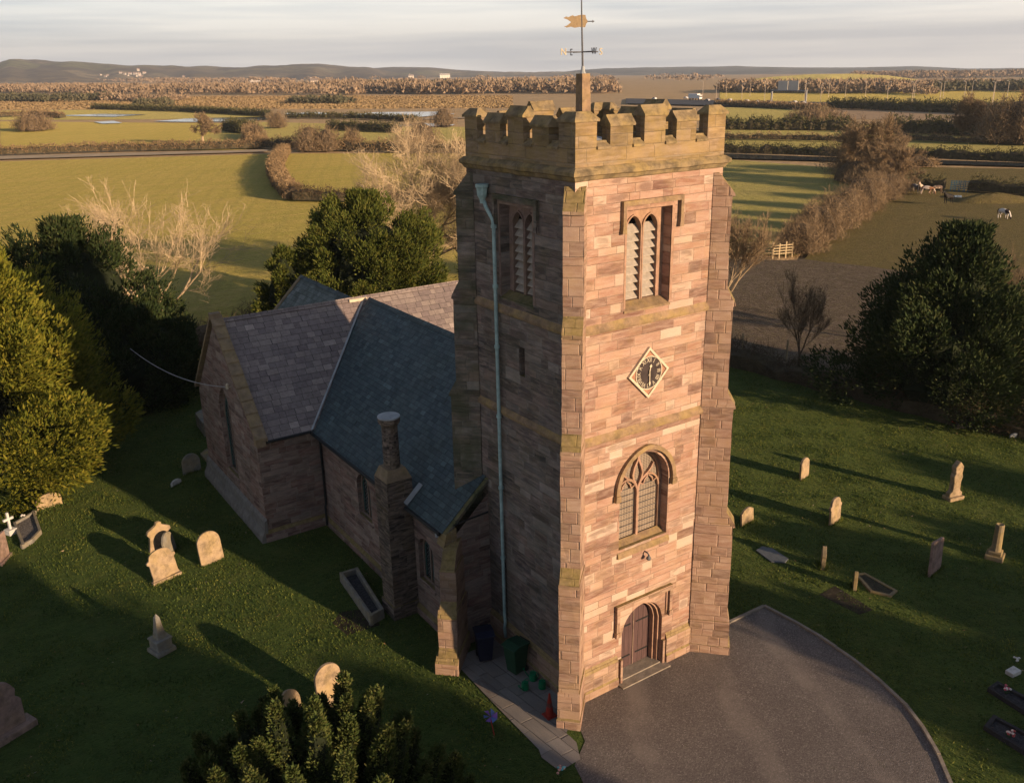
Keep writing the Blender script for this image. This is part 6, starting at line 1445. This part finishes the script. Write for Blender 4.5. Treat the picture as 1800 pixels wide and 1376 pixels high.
wood([(0, 178), (80, 180), (200, 177)], 60, 6, 6, 90, M['wooddark']); wood([(150, 176), (260, 180), (330, 177)], 60, 6, 6, 60, M['woodred'])
wood([(1640, 162), (1760, 160), (1830, 163)], 120, 8, 7, 110, M['wooddark']); wood([(1440, 168), (1560, 162), (1640, 170)], 80, 6, 6, 80, M['woodred'])
wood([(500, 182), (620, 183)], 30, 5, 5, 40, M['wooddark']); wood([(240, 190), (300, 187)], 30, 5, 5, 24, M['wooddark'])
# low grassy hill at the right
def hill(name, azpx, dist, crest, depth, mat, base_drop=3, wob=0, seed=3, nx=160, foot=.0):
    """a ridge: crest = [(px, py)] seen against the sky, at the given distance"""
    xs = np.linspace(azpx[0], azpx[1], nx); cy_ = np.interp(xs, [c[0] for c in crest], [c[1] for c in crest]); V = []; rows = 9
    for j in range(rows):
        t_ = j/(rows-1)
        for i, x in enumerate(xs):
            d = ray(x, cy_[i]); d = d/np.linalg.norm(d[:2]); top = CAM+d*dist; q = CAM[:2]+d[:2]*(dist-depth*(1-t_)) if t_ <= 1 else None
            z0_ = float(hT(q[0], q[1]))-base_drop; f = math.sin(t_*math.pi/2)**1.4; w_ = wob*mnoise.noise(Vector((x*.021, t_*3, seed)))*math.sin(t_*math.pi) if wob else 0
            jag = wob*.10*mnoise.noise(Vector((x*.11, t_*9, seed+4)))
            V.append((q[0], q[1], z0_+(top[2]-z0_)*f+w_+jag))
    for i, x in enumerate(xs):
        d = ray(x, cy_[i]); d = d/np.linalg.norm(d[:2]); q = CAM[:2]+d[:2]*(dist+depth*.4); V.append((q[0], q[1], -120.0))
    F = [(j*nx+i, j*nx+i+1, (j+1)*nx+i+1, (j+1)*nx+i) for j in range(rows) for i in range(nx-1)]
    return tag(np_mesh(name, V, F, mat, smooth=True), kind='structure')
def m_hill(name, cols, sc, patch=True):
    n = NT(name); p = n.mapp(n.pos(), (1, 1, 2.2)); v = n.n('ShaderNodeTexVoronoi'); n.l(p, v.inputs['Vector']); v.inputs['Scale'].default_value = sc
    k = len(cols); c = n.ramp(n.sepx(v.outputs['Color'])[0], [(i/(k-1), cols[i]) for i in range(k)])
    nz = n.noise(n.pos(), sc*6, 5, .7); c = n.mix(n.ramp(nz, [(.47, 0), (.56, .9)]), c, cols[0]); return n.fin(c, .95, n.bump(nz, 25, .6), spec=.05)
HC = [(.12, .10, .085), (.18, .15, .10), (.24, .185, .11), (.34, .27, .17), (.22, .22, .10)]
hill('hills', (-700, 760), 6200, [(-700, 128), (-60, 108), (0, 112), (12, 107), (60, 108), (150, 111), (230, 116), (350, 118), (430, 119), (520, 114), (560, 114), (600, 116), (640, 121), (700, 128), (760, 138)], 2600, m_hill('wooded_hills', HC, .0022), 4, 26, 3)
hill('hills', (380, 1080), 7200, [(380, 134), (470, 121), (540, 114), (590, 116), (650, 121), (690, 118), (760, 119), (800, 123), (840, 125), (920, 128), (980, 127), (1040, 127), (1080, 133)], 2600, m_hill('farmed_hills', HC, .0024), 4, 22, 6)
hill('hills', (860, 2500), 8200, [(860, 137), (1000, 126), (1060, 121), (1130, 119), (1220, 118), (1300, 117), (1400, 119), (1500, 119), (1600, 117), (1640, 118), (1700, 121), (1800, 120), (2000, 116), (2500, 112)], 3400, m_hill('blue_far_hills', [(.07, .075, .07), (.14, .135, .11), (.20, .18, .14)], .0016), 10, 18, 9)
hill('hills', (1560, 2500), 3600, [(1560, 136), (1640, 128), (1720, 124), (1800, 121), (2000, 118), (2500, 114)], 1500, m_hill('near_right_rise', HC, .004), 4, 10, 12)
hill('hills', (1262, 1620), 1500, [(1262, 152), (1290, 143), (1350, 136), (1420, 131), (1500, 130), (1560, 133), (1620, 141)], 500, M['field2'], 2, 4, 15)
# houses
def house(px, py, w, d, h, rz, wallc, roofc, label, cat='house', group=None, lift=0.0, pt=None):
    p = pt or G(px, py); root = tag(empty('house', (p[0], p[1], p[2]+lift), rz), label, cat, group); wm_ = m_plain('rendered_wall', wallc, .8, .06, .3); rm_ = m_plain('tiled_roof', roofc, .8, .2, .5)
    MB().box(-w/2, w/2, -d/2, d/2, -2, h).prism([(-d/2, h), (d/2, h), (0, h+d*.42)], lambda a_, b_, e_: (e_, a_, b_), -w/2+.02, w/2-.02).build('wall', wm_, root)
    rf = MB()
    for s_ in (-1, 1): rf.face([(-w/2-.3, s_*(d/2+.35), h-.2), (w/2+.3, s_*(d/2+.35), h-.2), (w/2+.3, 0, h+d*.42+.12), (-w/2-.3, 0, h+d*.42+.12)])
    r_ = rf.build('roof', rm_, root, recalc=False); MB().box(-w*.3-.5, -w*.3+.5, -.4, .4, h+d*.3, h+d*.42+1.5).build('chimney', wm_, r_)
    for x in (-w*.28, 0, w*.28):
        for z in ([1.0] if h < 4 else [1.0, h-1.9]): MB().box(x-.5, x+.5, -d/2-.05, -d/2+.01, z, z+1.2).build('window', M['dial'], root)
    return root
az0 = YAW-math.pi/2
house(450, 157, 14, 10, 7.5, az0+.3, (.80, .76, .68), (.45, .40, .36), 'bright white farmhouse in front of the left hills')
house(474, 160, 22, 9, 4, az0-.2, (.36, .20, .15), (.30, .18, .14), 'long low red brick barn right of the white farmhouse', 'barn')
house(552, 154, 12, 9, 6, az0+.5, (.55, .48, .42), (.2, .16, .14), 'small pale house among the far woods', lift=4)
house(723, 141, 16, 10, 7, az0, (.70, .64, .56), (.3, .26, .24), 'pale house in the far woods left of the tower', lift=6)
house(782, 140, 34, 12, 8, az0+.2, (.72, .68, .62), (.4, .38, .36), 'wide white farm building in the far woods', 'barn', lift=6)
rs = np.random.RandomState(2)
for k in range(46):
    px = rs.normal(238, 26); py = 134+rs.normal(0, 3.2); d = ray(px, py); d = d/np.linalg.norm(d[:2]); dist = 4300+rs.uniform(-120, 500); q = CAM+d*dist
    house(0, 0, rs.uniform(9, 15), rs.uniform(7, 9), rs.uniform(4, 6.5), az0+rs.uniform(-.7, .7), (.55, .50, .45), (.34, .24, .20), 'one of the many small pale houses of the hillside village', 'house', 'houses of the village at the foot of the left hill', pt=(q[0], q[1], q[2]))

# trees behind the viewer to the right: their long shadows fall over the churchyard
for k, (x, h_, r_) in enumerate(((-19, 12.4, 3.9), (-13, 12.9, 3.9), (-7.5, 12.6, 3.6), (-2.5, 12.9, 3.3), (2.2, 12.3, 3.0), (8.2, 9.3, 1.7), (20.6, 8.2, 3.4), (26.2, 8.3, 3.4), (32, 7.8, 3.4), (38.5, 8.6, 3.6), (45.5, 8.0, 3.6))):
    evergreen(x, -38+1.5*math.sin(k*2.1), h_, r_, M['yewdark'], 'dark evergreen in the row beyond the churchyard gate, behind the viewer', 500, seed=200+k, spr=(.7, .2), k=4, pw=.45, group='evergreens beyond the churchyard gate', corek=.9)

# the air
hz = MB(); c0_ = Vector((CAM[0]+FW[0]*4200, CAM[1]+FW[1]*4200, 0))
hz.box(-6500, 6500, -5000, 5600, -150, 330, Matrix.Translation(c0_) @ Matrix.Rotation(az0, 4, 'Z'))
hm_ = bpy.data.materials.new('haze'); hm_.use_nodes = True; nt = hm_.node_tree; nt.nodes.clear(); oo = nt.nodes.new('ShaderNodeOutputMaterial'); pv = nt.nodes.new('ShaderNodeVolumePrincipled')
pv.inputs['Color'].default_value = (.74, .83, .97, 1); pv.inputs['Density'].default_value = HAZE; pv.inputs['Anisotropy'].default_value = .2; nt.links.new(pv.outputs[0], oo.inputs['Volume'])
if HAZE > 0: tag(hz.build('haze', hm_, uv=False), kind='stuff')
